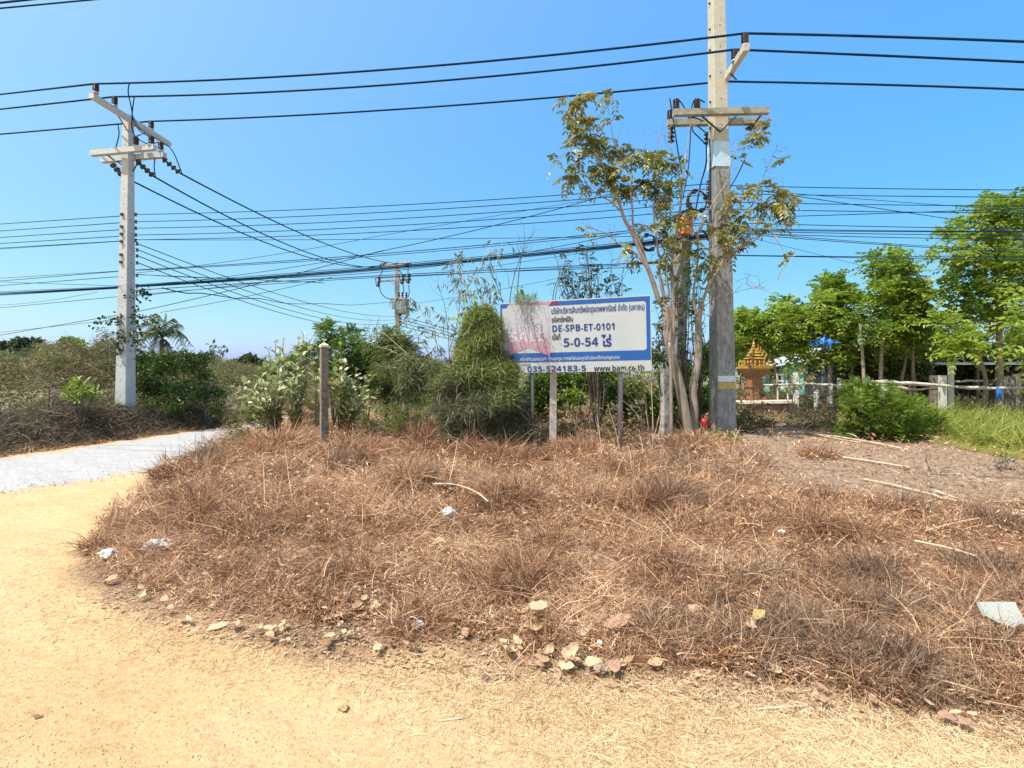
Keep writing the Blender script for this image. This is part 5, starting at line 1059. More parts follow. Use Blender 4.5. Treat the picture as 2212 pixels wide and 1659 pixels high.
LA = [([(1490, 955), (1484, 915), (1470, 840), (1455, 785), (1447, 752), (1443, 725), (1440, 690), (1438, 660)], .095, .065),
      ([(1438, 662), (1425, 652), (1412, 615), (1403, 588), (1388, 554), (1365, 503), (1349, 474), (1344, 458)], .05, .028), ([(1344, 458), (1325, 402), (1300, 353), (1286, 336), (1273, 280), (1258, 250), (1246, 205)], .028, .007),
      ([(1344, 460), (1320, 436), (1298, 424), (1273, 404), (1249, 363), (1217, 309)], .016, .003), ([(1398, 580), (1370, 545), (1336, 526), (1313, 506), (1285, 495), (1262, 488)], .02, .004),
      ([(1440, 670), (1430, 620), (1424, 585), (1428, 557), (1422, 547), (1416, 500), (1413, 473), (1412, 429)], .034, .010), ([(1400, 580), (1386, 532), (1369, 495), (1366, 450), (1362, 414), (1364, 373), (1340, 341), (1325, 300), (1312, 220)], .024, .003),
      ([(1450, 765), (1455, 690), (1452, 600), (1452, 560), (1459, 517), (1471, 439), (1474, 390), (1482, 334)], .035, .014), ([(1426, 560), (1445, 530), (1470, 500), (1480, 465)], .012, .004),
      ([(1413, 470), (1425, 420), (1421, 350), (1420, 284)], .010, .004), ([(1447, 640), (1425, 463), (1427, 380), (1430, 300)], .010, .004), ([(1474, 430), (1466, 380), (1447, 300), (1450, 262)], .008, .004), ([(1482, 350), (1487, 300), (1494, 262)], .010, .005)]
CA = [(1232, 220, 20), (1262, 215, 22), (1225, 240, 15), (1255, 262, 26), (1285, 265, 13), (1245, 290, 22), (1235, 315, 13), (1322, 210, 15), (1300, 215, 8), (1275, 315, 26), (1300, 325, 26), (1340, 332, 24), (1370, 328, 20), (1392, 342, 20), (1255, 345, 13), (1240, 375, 20), (1222, 388, 11), (1285, 362, 22), (1310, 375, 26), (1330, 395, 24), (1350, 402, 20), (1320, 300, 9), (1325, 258, 8),
      (1400, 345, 20), (1430, 345, 22), (1458, 352, 20), (1395, 395, 22), (1415, 408, 20), (1380, 412, 16), (1440, 420, 16), (1452, 398, 13), (1405, 372, 12), (1465, 402, 12), (1430, 450, 14), (1445, 470, 16), (1385, 485, 12), (1420, 490, 14), (1455, 482, 14), (1440, 510, 16), (1350, 530, 12), (1363, 545, 12), (1355, 565, 10), (1480, 465, 12), (1455, 530, 16), (1480, 545, 14), (1440, 560, 14), (1500, 470, 12), (1490, 520, 10), (1265, 500, 8), (1200, 345, 5), (1345, 430, 12), (1300, 400, 10), (1265, 395, 8), (1412, 440, 10), (1340, 360, 18)]
traced('leaning_tree', 'leaning multi stemmed tree with sparse olive brown leaves between the sign and the big pole', LA, CA, DT, 'lolive', 'bark', 15, .12, .6, 'trees beside the big pole', extra=120)
LB_ = [([(1494, 960), (1500, 890), (1497, 840), (1508, 775), (1509, 689), (1516, 657)], .085, .055), ([(1516, 657), (1533, 612), (1562, 569), (1591, 540), (1625, 523), (1655, 500)], .030, .006), ([(1530, 620), (1548, 586), (1571, 546), (1585, 517), (1607, 463), (1626, 439), (1648, 383), (1681, 312)], .024, .003),
       ([(1509, 700), (1500, 660), (1499, 623), (1505, 583), (1508, 532), (1509, 500), (1530, 450)], .03, .008), ([(1512, 500), (1536, 446), (1568, 397), (1575, 366), (1590, 326), (1605, 304), (1646, 272)], .014, .004), ([(1575, 562), (1609, 525), (1650, 505), (1690, 480)], .014, .004), ([(1600, 530), (1640, 480), (1670, 440), (1700, 425)], .010, .003),
       ([(1516, 665), (1545, 645), (1573, 634), (1625, 623), (1656, 623)], .008, .002), ([(1505, 590), (1540, 540), (1575, 490), (1600, 440)], .014, .004), ([(1509, 520), (1490, 480), (1480, 440)], .010, .003)]
CB = [(1640, 290, 20), (1625, 310, 14), (1650, 275, 12), (1592, 345, 9), (1590, 430, 20), (1605, 415, 18), (1575, 420, 13), (1660, 402, 12), (1640, 395, 9), (1680, 420, 20), (1702, 425, 20), (1660, 447, 22), (1690, 442, 22), (1640, 452, 18), (1700, 470, 14), (1690, 490, 8), (1600, 470, 20), (1585, 490, 18), (1570, 510, 18), (1560, 470, 12), (1620, 490, 16), (1640, 495, 10), (1610, 520, 15), (1565, 530, 15), (1585, 545, 12), (1545, 560, 16), (1525, 570, 15), (1540, 590, 13), (1693, 343, 7), (1705, 560, 6), (1530, 480, 10), (1550, 500, 12), (1515, 540, 12), (1720, 440, 10)]
traced('spreading_tree', 'slender tree whose bare limbs cross in front of the big pole', LB_, CB, DT+.15, 'lolive', 'bark', 14, .12, .7, 'trees beside the big pole', extra=120)
LC = [([(1451, 965), (1450, 875), (1449, 798), (1446, 740)], .032, .022), ([(1446, 745), (1450, 680), (1440, 600), (1445, 540)], .02, .008)]
traced('slender_tree', 'thin straight trunk rising beside the half painted post', LC, [(1440, 540, 10), (1450, 600, 12), (1435, 640, 12)], 8.75, 'lolive', 'bark', 6, .09, .3, 'trees beside the big pole')
plant('leafy_shrub', 'tall green leafy shrub filling the gap left of the big pole', 'shrub', [(1490, 555, 22), (1510, 580, 22), (1480, 592, 20), (1500, 620, 24), (1472, 640, 22), (1510, 652, 20), (1462, 612, 17), (1482, 680, 24), (1512, 690, 18), (1470, 720, 24), (1500, 732, 22), (1480, 770, 26), (1520, 762, 18), (1460, 800, 20), (1510, 800, 24), (1425, 700, 12)], 10.4, 'lmid', 'pinnate', 26, .22, [(1480, None, 10.4), (1510, None, 10.5)], tone=.45, dj=.4, aspect=.5, nl=4, r0=.02, group='leafy shrubs behind the trees')
plant('leafy_shrub', 'brown withered shrub between the sign and the leaning tree', 'shrub', [(1428, 650, 14), (1440, 680, 18), (1430, 710, 18), (1460, 660, 14), (1425, 740, 16), (1470, 690, 12)], 9.9, 'scrub', 'leaf', 160, .10, [(1430, None, 9.9)], tone=.25, dj=.3, r0=.012, group='leafy shrubs behind the trees')
plant('leafy_shrub', 'dark green leafy shrub showing above the middle of the sign', 'shrub', [(1265, 535, 9), (1270, 555, 12), (1277, 577, 15), (1215, 570, 12), (1230, 580, 15), (1246, 597, 17), (1290, 592, 15), (1262, 612, 20), (1290, 617, 22), (1225, 622, 13), (1208, 612, 9), (1320, 612, 15), (1242, 636, 18), (1272, 632, 24), (1310, 637, 20), (1340, 632, 13), (1340, 612, 10), (1270, 680, 20), (1310, 690, 20)], 9.6, 'ldark', 'pinnate', 26, .22, [(1290, None, 9.6)], tone=.45, dj=.25, aspect=.42, nl=4, r0=.018, group='leafy shrubs behind the trees')
def top_mid(x): return np.interp(x, [1130, 1200, 1300, 1400, 1420, 1540], [830, 820, 820, 800, 700, 690])
plant('leafy_shrub', 'mixed green shrubs filling the gap below the sign', 'shrub', box_clusters(1130, 1420, 815, 910, 34, 20, 30), 11.2, 'lmid', 'leaf', 330, .12, [(1180, None, 11.2), (1260, None, 11.2), (1380, None, 11.2)], tone=.45, dj=.8, r0=.012, group='leafy shrubs behind the trees')
plant('leafy_shrub', 'dark shrubs in the shade behind the tree trunks', 'shrub', box_clusters(1400, 1545, 760, 910, 24, 22, 32, top_mid), 11.6, 'lmid', 'leaf', 280, .13, [(1430, None, 11.6), (1500, None, 11.6)], tone=.5, dj=.8, r0=.015, group='leafy shrubs behind the trees')
plant('leafy_shrub', 'low brown green weeds at the foot of the tree trunks', 'shrub', box_clusters(1380, 1600, 880, 950, 18, 16, 24), 10.6, 'scrub', 'leaf', 180, .10, [(1430, None, 10.6), (1520, None, 10.6)], tone=.4, dj=.6, r0=.008, group='leafy shrubs behind the trees')
plant('leafy_shrub', 'dry brown green brush around the legs of the sign', 'shrub', box_clusters(1120, 1400, 880, 950, 26, 13, 22), 8.9, 'scrub', 'leaf', 210, .08, [(1160, None, 8.9), (1280, None, 8.9), (1370, None, 8.9)], tone=.4, dj=.3, r0=.006, group='leafy shrubs behind the trees')
plant('yellow_green_bush', 'vivid yellow green bush seen under the left half of the sign', 'bush', [(1225, 850, 14), (1245, 848, 15), (1260, 858, 12), (1235, 865, 14)], 10.0, 'lbright', 'leaf', 260, .09, tone=.9, dj=.15, r0=.008)
plant('creeping_plant', 'small leafy branch covering the lower right corner of the sign', 'plant', [(1375, 790, 10), (1388, 800, 11), (1365, 806, 10), (1350, 815, 9), (1380, 815, 11), (1345, 800, 7), (1335, 822, 7), (1395, 812, 8)], 7.35, 'lolive', 'oval', 170, .055, [(1400, None, 7.4)], tone=.7, dj=.04, r0=.0028, stem='barkred', aspect=.6)
plant('dark_trunk_tree', 'dark stemmed tree seen under the right half of the sign', 'tree', [(1290, 800, 20), (1310, 790, 18), (1270, 790, 18)], 10.8, 'ldark', 'leaf', 150, .12, [(1296, None, 10.8)], tone=.3, dj=.3, r0=.07, group='leafy shrubs behind the trees')
plant('grassy_tuft', 'fresh green weeds sprouting at the foot of the big pole', 'plant', box_clusters(1545, 1600, 935, 960, 7, 9, 14), 9.0, 'lmid', 'blade', 500, .13, tone=.7, aspect=.1, droop=-.2, dj=.15, r0=.004)
# ------------------------------------------------------------------ dark green board behind the bushes
def board(t, name, quad, D0, D1, th, m_):
    """slab from four picture points (left pair at D0, right pair at D1)"""
    q = [P(*quad[0], D0), P(*quad[1], D1), P(*quad[2], D1), P(*quad[3], D0)]; bk = [p+np.array([0, th, 0]) for p in q]
    mb = MB(); mb.add(q+bk, None, [[3, 2, 1, 0], [4, 5, 6, 7], [0, 1, 5, 4], [1, 2, 6, 5], [2, 3, 7, 6], [3, 0, 4, 7]]); return part(name, mb, m_, t)
M['dgreen'] = mat('dark_green_sheet', (.012, .045, .035), .5, .3, 5, .1)
t = thing('metal_hoarding', 'dark green metal board on legs standing behind the feathery bushes', 'board', P(800, 880, 12.2))
board(t, 'panel', [(759, 735), (889, 768), (889, 826), (759, 826)], 12.0, 12.6, .06, M['dgreen'])
for x in (775, 836, 880):
    mb = MB(); a = P(x, 880, 12.5); a[2] = -.05; mb.bar(a, P(x, 760, 12.5), .06, .06, (0, 1, 0)); part('leg', mb, M['darksteel'], t)
mb = MB(); mb.bar(P(757, 733, 11.9), P(892, 767, 12.6), .10, .05); part('top_rail', mb, M['darksteel'], t)

# ------------------------------------------------------------------ far house roof at the left, sheds behind the sign
def house(name, label, cat, x0, x1, ye, yr, yb, D, dep, wall, roof, grp=None, rid=.5):
    """gabled house: eaves at ye, ridge at yr"""
    a, b_ = P(x0, ye, D), P(x1, ye, D); zb = 0.; zr = P(x0, yr, D+dep/2)[2]; t = thing(name, label, cat, [(a[0]+b_[0])/2, D, 0], grp); mb = MB()
    mb.box([(a[0]+b_[0])/2, D+dep/2, (a[2]+zb)/2], [(b_[0]-a[0])/2, dep/2, (a[2]-zb)/2]); part('wall', mb, wall, t)
    mb = MB(); o = .4; y0, ym, y1 = D-o, D+dep/2, D+dep+o
    V = []
    for z_ in (0, .06):
        for x in (a[0]-o, b_[0]+o): V += [[x, y0, a[2]-.1+z_], [x, ym, zr+z_], [x, y1, a[2]-.1+z_]]
    mb.add(V, None, [[0, 3, 4, 1], [1, 4, 5, 2], [6, 7, 10, 9], [7, 8, 11, 10], [0, 1, 7, 6], [1, 2, 8, 7], [3, 9, 10, 4], [4, 10, 11, 5], [0, 6, 9, 3], [2, 5, 11, 8]]); part('roof', mb, roof, t); return t
def corrug(name, c, sc=9):
    m_, n_, l_, b_ = base_mat(name); b_.inputs['Base Color'].default_value = (*c, 1); b_.inputs['Roughness'].default_value = .45; b_.inputs['Metallic'].default_value = .2
    tc_ = n_.new('ShaderNodeTexCoord'); w_ = n_.new('ShaderNodeTexWave'); w_.inputs['Scale'].default_value = sc; l_.new(tc_.outputs['Object'], w_.inputs[0]); bp_ = n_.new('ShaderNodeBump'); bp_.inputs['Strength'].default_value = .5; bp_.inputs['Distance'].default_value = .03
    l_.new(w_.outputs['Fac'], bp_.inputs['Height']); l_.new(bp_.outputs[0], b_.inputs['Normal']); return m_
M['roofpale'] = corrug('pale_green_roof', (.52, .60, .52), 3); M['roofwhite'] = corrug('white_metal_roof', (.72, .76, .80)); M['roofgrey'] = corrug('grey_roof', (.30, .33, .38))
house('farm_shed', 'low pale green roof showing above the scrub at the left edge', 'shed', -60, 88, 785, 773, 800, 38, 6, mat('grey_wall', (.3, .28, .25)), M['roofpale'])
house('orange_house', 'small orange walled house glimpsed under the right half of the sign', 'house', 1345, 1398, 818, 800, 860, 24, 4, mat('orange_wall', (.55, .22, .09), .85, .1, 3), M['roofgrey'])
house('blue_shed', 'blue grey shed glimpsed behind the shrubs under the sign', 'shed', 1222, 1290, 815, 798, 860, 27, 4, mat('blue_wall', (.04, .16, .24), .8, .2, 3), M['roofgrey'])

# ------------------------------------------------------------------ mint green house at the right
M['mint'] = mat('mint_green_wall', (.20, .50, .42), .8, .06, 2, .05); M['screen'] = mat('dark_netting', (.025, .027, .04), .9, .3, 8, .3); M['blueplastic'] = M['bluerope']
hs = thing('mint_house', 'mint green house with a white sloping metal roof behind the trees', 'house', P(1720, 850, 19))
def hq(name, pts, Ds, m_, th=.15, label=None, par=None):
    q = [P(x, y, d_) for (x, y), d_ in zip(pts, Ds)]; bk = [p+np.array([.03, th, 0]) for p in q]; mb = MB(); mb.add(q+bk, None, [[3, 2, 1, 0], [4, 5, 6, 7], [0, 1, 5, 4], [1, 2, 6, 5], [2, 3, 7, 6], [3, 0, 4, 7]]); return part(name, mb, m_, par or hs, label=label)
hq('wall', [(1640, 796), (1704, 788), (1704, 846), (1640, 846)], (22.3, 20, 20, 22.3), M['mint'])
hq('wall', [(1704, 788), (1744, 783), (1744, 852), (1704, 852)], (20, 18.6, 18.6, 20), M['mint'])
hq('door', [(1662, 797), (1682, 795), (1682, 845), (1662, 845)], (21.3, 20.6, 20.6, 21.3), mat('brown_door', (.07, .05, .04), .7), .05)
hq('netting_panel', [(1744, 780), (1808, 770), (1808, 853), (1744, 853)], (18.6, 17, 17, 18.6), M['screen'], .05)
hq('sill', [(1742, 852), (1800, 853), (1800, 856), (1742, 855)], (18.5, 17, 17, 18.5), M['roofwhite'], .1)
ro = hq('roof', [(1618, 797), (1820, 758), (1820, 768), (1618, 801)], (22.5, 16.3, 16.3, 22.5), M['roofwhite'], .1)
mb = MB(); q = [P(1618, 797, 22.5), P(1820, 758, 16.3)]; q2 = [p+np.array([2.6, 3.4, .55]) for p in q]; q += q2[::-1]; mb.add(q+[p-np.array([0, 0, .05]) for p in q], None, [[0, 1, 2, 3], [7, 6, 5, 4], [0, 4, 5, 1], [1, 5, 6, 2], [2, 6, 7, 3], [3, 7, 4, 0]]); part('roof', mb, M['roofwhite'], hs)
mb = MB(); mb.bar(P(1778, 853, 17.2), P(1778, 775, 17.2), .06, .06, (0, 1, 0)); part('post', mb, M['white'], hs)
mb = MB(); mb.tube([P(1748, 819, 16.6), P(1800, 803, 16.2)], .04, 6); one('blue_pipe', mb, M['blueplastic'], 'blue plastic pipe slanting in front of the dark netting panel', 'pipe')
# tiled wall with pale coping under the shrine
m, n, l, b = base_mat('diamond_tile'); tc = n.new('ShaderNodeTexCoord'); mp = n.new('ShaderNodeMapping'); mp.inputs['Rotation'].default_value = (0, math.radians(45), 0); mp.inputs['Scale'].default_value = (2.2, 2.2, 2.2)
l.new(tc.outputs['Object'], mp.inputs[0]); ck = n.new('ShaderNodeTexChecker'); ck.inputs['Scale'].default_value = 2.2; ck.inputs['Color1'].default_value = (.24, .15, .10, 1); ck.inputs['Color2'].default_value = (.36, .25, .19, 1)
l.new(mp.outputs[0], ck.inputs['Vector']); l.new(MIX(.6, ck.outputs['Color'], RAMP(NZ(9, 6).outputs['Fac'], [(.3, (.5, .45, .4)), (.7, (1, 1, 1))]), 'MULTIPLY'), b.inputs['Base Color']); b.inputs['Roughness'].default_value = .7
t = thing('tiled_garden_wall', 'low garden wall with brown diamond tiles and a pale coping', 'wall', P(1640, 935, 14))
a, b_ = P(1585, 869, 14.2), P(1722, 867, 13.6)
mb = MB(); mb.bar(np.array([a[0], a[1], a[2]/2-.06]), np.array([b_[0], b_[1], b_[2]/2-.06]), .25, a[2]+.05); part('tile_face', mb, m, t)
mb = MB(); mb.bar(a, b_, .5, .07); part('coping', mb, mat('pale_coping', (.62, .54, .44), .85), t)
# spirit house
DS = 14.3
def sz(y): return EYE+(HZ-y)/F*DS
t = thing('spirit_house', 'golden spirit house shrine with a tiered spire on an orange pedestal', 'shrine', P(1628, 865, DS)); c = P(1628, 865, DS)
m_or = mat('orange_pedestal', (.32, .14, .05), .7, 0, 7, .3, c2=(.22, .10, .05))
mb = MB()
for y0, y1, h in ((865, 856, .24), (856, 836, .18), (836, 832, .21), (832, 812, .17), (812, 806, .21), (806, 800, .25)): mb.box([c[0], c[1], (sz(y0)+sz(y1))/2], [h, h, (sz(y1)-sz(y0))/2], frame(.15))
part('pedestal', mb, m_or, t)
mb = MB()
for y0, y1, h in ((800, 796, .28), (796, 793, .34), (793, 790, .30)): mb.box([c[0], c[1], (sz(y0)+sz(y1))/2], [h, h, (sz(y1)-sz(y0))/2], frame(.15))
part('platform', mb, M['gold'], t)
mb = MB(); R_ = frame(.15)
for i_ in range(5):
    for j_ in range(5):
        if i_ in (0, 4) or j_ in (0, 4): o = R_@np.array([(i_-2)*.135, (j_-2)*.135, 0]); mb.lathe(c*[1, 1, 0]+o+[0, 0, sz(790)], (0, 0, 1), [(.03, 0), (.02, .05), (.03, .1), (.012, .14), (0, .17)], 6)
part('railing', mb, M['gold'], t)
mb = MB(); mb.box([c[0], c[1], (sz(790)+sz(776))/2], [  .11, .11, (sz(776)-sz(790))/2], R_)
for sx_ in (-1, 1):
    for sy_ in (-1, 1): o = R_@np.array([sx_*.15, sy_*.15, 0]); mb.tube([c*[1, 1, 0]+o+[0, 0, sz(790)], c*[1, 1, 0]+o+[0, 0, sz(773)]], .03, 6)
part('shrine_room', mb, M['gold'], t)
mb = MB()
for k_, (yb_, yt_, h) in enumerate(((775, 768, .20), (769, 761, .155), (763, 754, .115), (757, 748, .075))):
    z0, z1 = sz(yb_), sz(yt_); V = []
    for (h_, z_) in ((h, z0), (h*.25, z1)):
        for sx_, sy_ in ((-1, -1), (1, -1), (1, 1), (-1, 1)): V.append(np.array([c[0], c[1], z_])+R_@np.array([sx_*h_, sy_*h_, 0]))
    mb.add(V, None, [[0, 1, 5, 4], [1, 2, 6, 5], [2, 3, 7, 6], [3, 0, 4, 7], [4, 5, 6, 7], [3, 2, 1, 0]])
    for sx_ in (-1, 1): o = R_@np.array([sx_*h, -h, 0]); q = np.array([c[0], c[1], z0])+o; mb.tube([q, q+o*.15+[0, 0, .10], q+o*.1+[0, 0, .2]], [.035, .02, .004], 5)
mb.lathe([c[0], c[1], sz(749)], (0, 0, 1), [(.06, 0), (.04, .05), (.05, .08), (.02, .13), (.008, .2), (0, .24)], 8); part('spire_roof', mb, M['gold'], t)
for sx_ in (-1, 1): mb = MB(); o = R_@np.array([sx_*.27, -.25, 0]); q = np.array([c[0], c[1], sz(793)])+o; mb.tube(curve3([q, q+o*.3+[0, 0, .05], q+o*.6+[0, 0, .16]], 4), np.linspace(.04, .01, 9), 5); part('corner_finial', mb, M['gold'], t)
# white plastic chair on the terrace
t = thing('plastic_chair', 'white plastic armchair on the terrace beside the golden shrine', 'chair', P(1702, 866, 16)); c = P(1702, 866, 16)
R_ = frame(.3)
def cb(mb, x, y, z, hx_, hy_, hz_): mb.box(c+R_@np.array([x, y, z]), [hx_, hy_, hz_], R_)
mb = MB(); cb(mb, 0, 0, .42, .22, .22, .02); part('seat', mb, M['white'], t)
mb = MB()
for x in (-.2, 0, .2): cb(mb, x, .22, .64, .025, .015, .2)
cb(mb, 0, .22, .84, .23, .018, .03); part('backrest', mb, M['white'], t)
for sx_ in (-1, 1):
    mb = MB(); cb(mb, sx_*.24, 0, .64, .025, .22, .015); cb(mb, sx_*.24, -.2, .53, .02, .02, .1); part('armrest', mb, M['white'], t)
    for sy_ in (-1, 1): mb = MB(); cb(mb, sx_*.2, sy_*.2, .2, .02, .02, .2); part('leg', mb, M['white'], t)
mb = MB(); mb.box(P(1653, 807, 17), [.45, .05, .05]); one('yellow_beam', mb, mat('yellow_paint', (.62, .38, .08), .6), 'yellow horizontal beam on the terrace behind the shrine', 'beam')

# ------------------------------------------------------------------ pole and rail fence
def fpost(label, x, yt, yb, D, w_, m_, round_=False):
    a = P(x, yb, D); a[2] = -.05; b_ = P(x, yt, D); mb = MB()
    if round_: mb.tube(curve3([a, (a+b_)/2+rdir(1)[0]*.01, b_], 3), w_/2, 8)
    else: mb.bar(a, b_, w_, w_, (.3, 1, 0))
    return one('fence_post', mb, m_, label, 'fence post', 'posts of the rail fence on the right', loc=a)
GP = mat('whitewashed_concrete', (.60, .59, .55), .9, .15, 10, .3)
for x, yt, D, w_, mm, rd, lab in ((1719, 805, 14.6, .13, GP, False, 'grey square fence post on the terrace wall'), (1763, 829, 14, .14, GP, True, 'short pale fence post beside the terrace wall'), (1862, 830, 13.5, .1, M['palepole'], True, 'leaning pale fence post behind the feathery bush'),
        (1910, 820, 13.6, .13, GP, False, 'pale post tip rising above the green bush'), (2036, 811, 13.1, .13, GP, False, 'white square fence post left of the tallest white post'), (2054, 788, 13.2, .10, GP, False, 'tallest white square fence post among the rails'),
        (2022, 811, 14.2, .22, M['conc_old'], False, 'dark grey slab post behind the white posts'), (2140, 820, 14.0, .10, M['barkdark'], True, 'thin dark post behind the long rail'), (2182, 812, 12.9, .16, M['conc_old'], False, 'stout grey post near the right edge'), (2196, 808, 13.3, .12, M['conc_old'], False, 'second grey post near the right edge'),
        (1795, 828, 14.2, .06, M['white'], False, 'thin white picket by the netting panel'), (1850, 815, 14.8, .07, M['white'], False, 'thin white hooped picket behind the green bush'), (1967, 826, 14, .08, M['barkdark'], True, 'thin dark stake left of the white posts')):
    fpost(lab, x, yt, 900, D, w_, mm, rd)
mb = MB(); mb.box(P(2190, 885, 13.4), [.35, .3, .12]); one('concrete_footing', mb, M['conc_old'], 'dark concrete block at the foot of the two grey posts', 'block')
def rail(label, pts, r_, mm):
    c = curve3(px3(pts), 6); c += RNG.normal(size=c.shape)*.006; mb = MB(); mb.tube(c, r_*(1+.12*RNG.normal(size=len(c))), 7); return one('fence_rail', mb, mm, label, 'fence rail', 'rough pole rails of the fence on the right', loc=c[0])
rail('long pale pole rail tied to the white posts', [(1872, 825, 13), (1960, 828, 12.9), (2040, 833, 12.8), (2110, 838, 12.7), (2230, 838, 12.3), (2300, 838, 12.2)], .045, M['palepole'])
rail('grey pole rail running behind the green bush', [(1740, 829, 14), (1800, 832, 13.8), (1860, 831, 13.5), (1920, 834, 13.3), (1960, 840, 13.3)], .038, M['palepole'])
rail('thin pole rail above the tiled wall', [(1610, 833, 15), (1660, 832, 14.8), (1720, 830, 14.5), (1760, 829, 14.3)], .03, M['palepole'])
rail('thin upper pole rail behind the long rail', [(2060, 824, 14.3), (2110, 823, 14.2), (2180, 822, 14), (2280, 819, 13.8)], .03, M['palepole'])
rail('lower dark pole rail behind the white posts', [(1920, 838, 13.6), (1960, 843, 13.6), (2020, 840, 13.6), (2055, 838, 13.6)], .03, M['barkdark'])
for lab, x, y, L, D in (('blue rope knotted round the rail near the tree trunk', 1870, 823, 14, 12.9), ('long blue plastic rag hanging from the rail', 2157, 838, 38, 12.6)):
    mb = MB()
    for _ in range(9): q = P(x+RNG.uniform(-5, 5), y-4, D-.06); mb.tube(curve3([q, q+np.array([RNG.uniform(-.04, .04), -.02, -L/2/F*D]), q+np.array([RNG.uniform(-.08, .08), 0, -L/F*D*RNG.uniform(.6, 1)])], 4), np.linspace(.02, .008, 9), 5)
    one('blue_rope', mb, M['bluerope'], lab, 'rope', 'blue ropes on the rail fence')
mb = MB(); q = P(1780, 738, 13.5)
mb.tube([q-[.12, 0, .03], q, q+[.12, 0, .02]], [.02, .05, .02], 6)
for _ in range(24): a = q+RNG.normal(size=3)*[.14, .1, .05]; mb.blades(a[None], rdir(1), rdir(1)*.4, .22, .08, np.array([.5]), 4)
one('blue_bag', mb, M['bluerope'], 'torn blue plastic bag caught in the tree above the house', 'bag')
# dark tarpaulin shed deep in the shade behind the fence
t = thing('dark_shed', 'dark open shed in deep shade behind the fence at the right', 'shed', P(2110, 890, 19)); mb = MB(); mb.box(P(2110, 845, 19.5)*[1, 1, 0]+[0, 0, .75], [2.6, .05, .75]); part('back_wall', mb, M['screen'], t)
mb = MB(); mb.box(P(2110, 845, 18.4)*[1, 1, 0]+[0, 0, 1.75], [2.9, 1.6, .04]); part('roof', mb, M['roofgrey'], t)
for x in (2010, 2110, 2205): mb = MB(); mb.bar(P(x, 900, 17.2)*[1, 1, 0], P(x, 900, 17.2)*[1, 1, 0]+[0, 0, 1.72], .1, .1, (0, 1, 0)); part('post', mb, M['barkdark'], t)

# ------------------------------------------------------------------ green trees on the right
def rtree(label, tx, clusters, D, tone, mm='lbright', r0=.07, dn=200):
    cl = [(x, y, r) for x, y, r in clusters]; cl = [(x, y, r*1.15) for x, y, r in cl]; tone += .2; plant('green_tree', label, 'tree', cl, D, mm, 'pinnate', dn/8, .46, [(tx, None, D)], 'bark', .5, tone, r0, 'young green trees on the right', (1, 1, .8), .35, .2, .5, 4, fork=.55)
rtree('low bright green tree just right of the big pole above the shrine', 1681, [(1605, 692, 26), (1638, 708, 26), (1590, 715, 24), (1610, 735, 24), (1655, 730, 22), (1640, 690, 18), (1600, 760, 16), (1670, 700, 16), (1590, 690, 18), (1590, 745, 20), (1655, 770, 14), (1625, 760, 14)], 16.5, .5)
rtree('small green tree above the left end of the white roof', 1747, [(1693, 659, 20), (1680, 675, 18), (1705, 680, 26), (1720, 700, 30), (1700, 720, 28), (1735, 725, 26), (1710, 745, 24), (1740, 680, 20), (1690, 700, 20), (1700, 762, 16), (1728, 768, 16), (1760, 775, 16)], 16.2, .55)
rtree('rounded green tree in the middle of the row above the house', 1790, [(1802, 612, 24), (1790, 630, 24), (1815, 630, 26), (1780, 655, 28), (1811, 655, 32), (1835, 655, 24), (1818, 690, 32), (1790, 700, 30), (1844, 700, 26), (1770, 720, 26), (1830, 730, 26), (1800, 735, 26), (1760, 690, 18), (1785, 770, 18), (1815, 765, 20), (1840, 760, 18)], 15.6, .45)
rtree('thin green tree with a bare lower trunk behind the white picket', 1837, [(1865, 740, 20), (1850, 760, 18), (1880, 720, 20)], 16.5, .35, 'lmid')
rtree('tall green tree with a pointed top right of the rounded one', 1903, [(1925, 560, 22), (1899, 575, 22), (1940, 578, 26), (1920, 600, 26), (1950, 605, 30), (1893, 633, 26), (1975, 630, 28), (1945, 645, 32), (1915, 660, 28), (1932, 685, 32), (1975, 665, 26), (1960, 700, 26), (1916, 715, 24), (1990, 640, 20), (1880, 560, 12)], 14.8, .5)
rtree('green tree filling the gap below the pointed crown', 1948, [(1965, 715, 28), (1990, 700, 24), (1940, 730, 24), (1980, 745, 24), (1920, 745, 22), (2005, 725, 22)], 15.4, .35)
rtree('tallest green tree at the right edge under the cables', 2158, [(2112, 469, 26), (2150, 450, 26), (2190, 446, 28), (2135, 485, 28), (2175, 480, 30), (2047, 502, 18), (2060, 520, 16), (2128, 518, 30), (2165, 520, 30), (2200, 520, 28), (2063, 545, 26), (2100, 560, 28), (2177, 560, 30), (2079, 590, 30), (2140, 590, 32), (2190, 600, 30), (2063, 633, 28), (2112, 633, 30), (2160, 645, 32), (2205, 650, 28), (2079, 682, 28), (2130, 690, 30), (2180, 690, 28), (2035, 550, 12), (2200, 470, 24), (2220, 560, 30)], 13.8, .45, r0=.10)
rtree('bright low boughs hanging over the long rail', 2120, [(2063, 737, 20), (2075, 755, 20), (2055, 765, 16), (2095, 745, 18), (2060, 715, 20), (2035, 700, 20)], 13.0, .72)
rtree('yellowish green tree cut by the right edge of the frame', 2235, [(2200, 700, 22), (2215, 740, 24), (2190, 745, 18), (2230, 690, 26), (2225, 640, 26), (2205, 770, 20)], 12.2, .75)
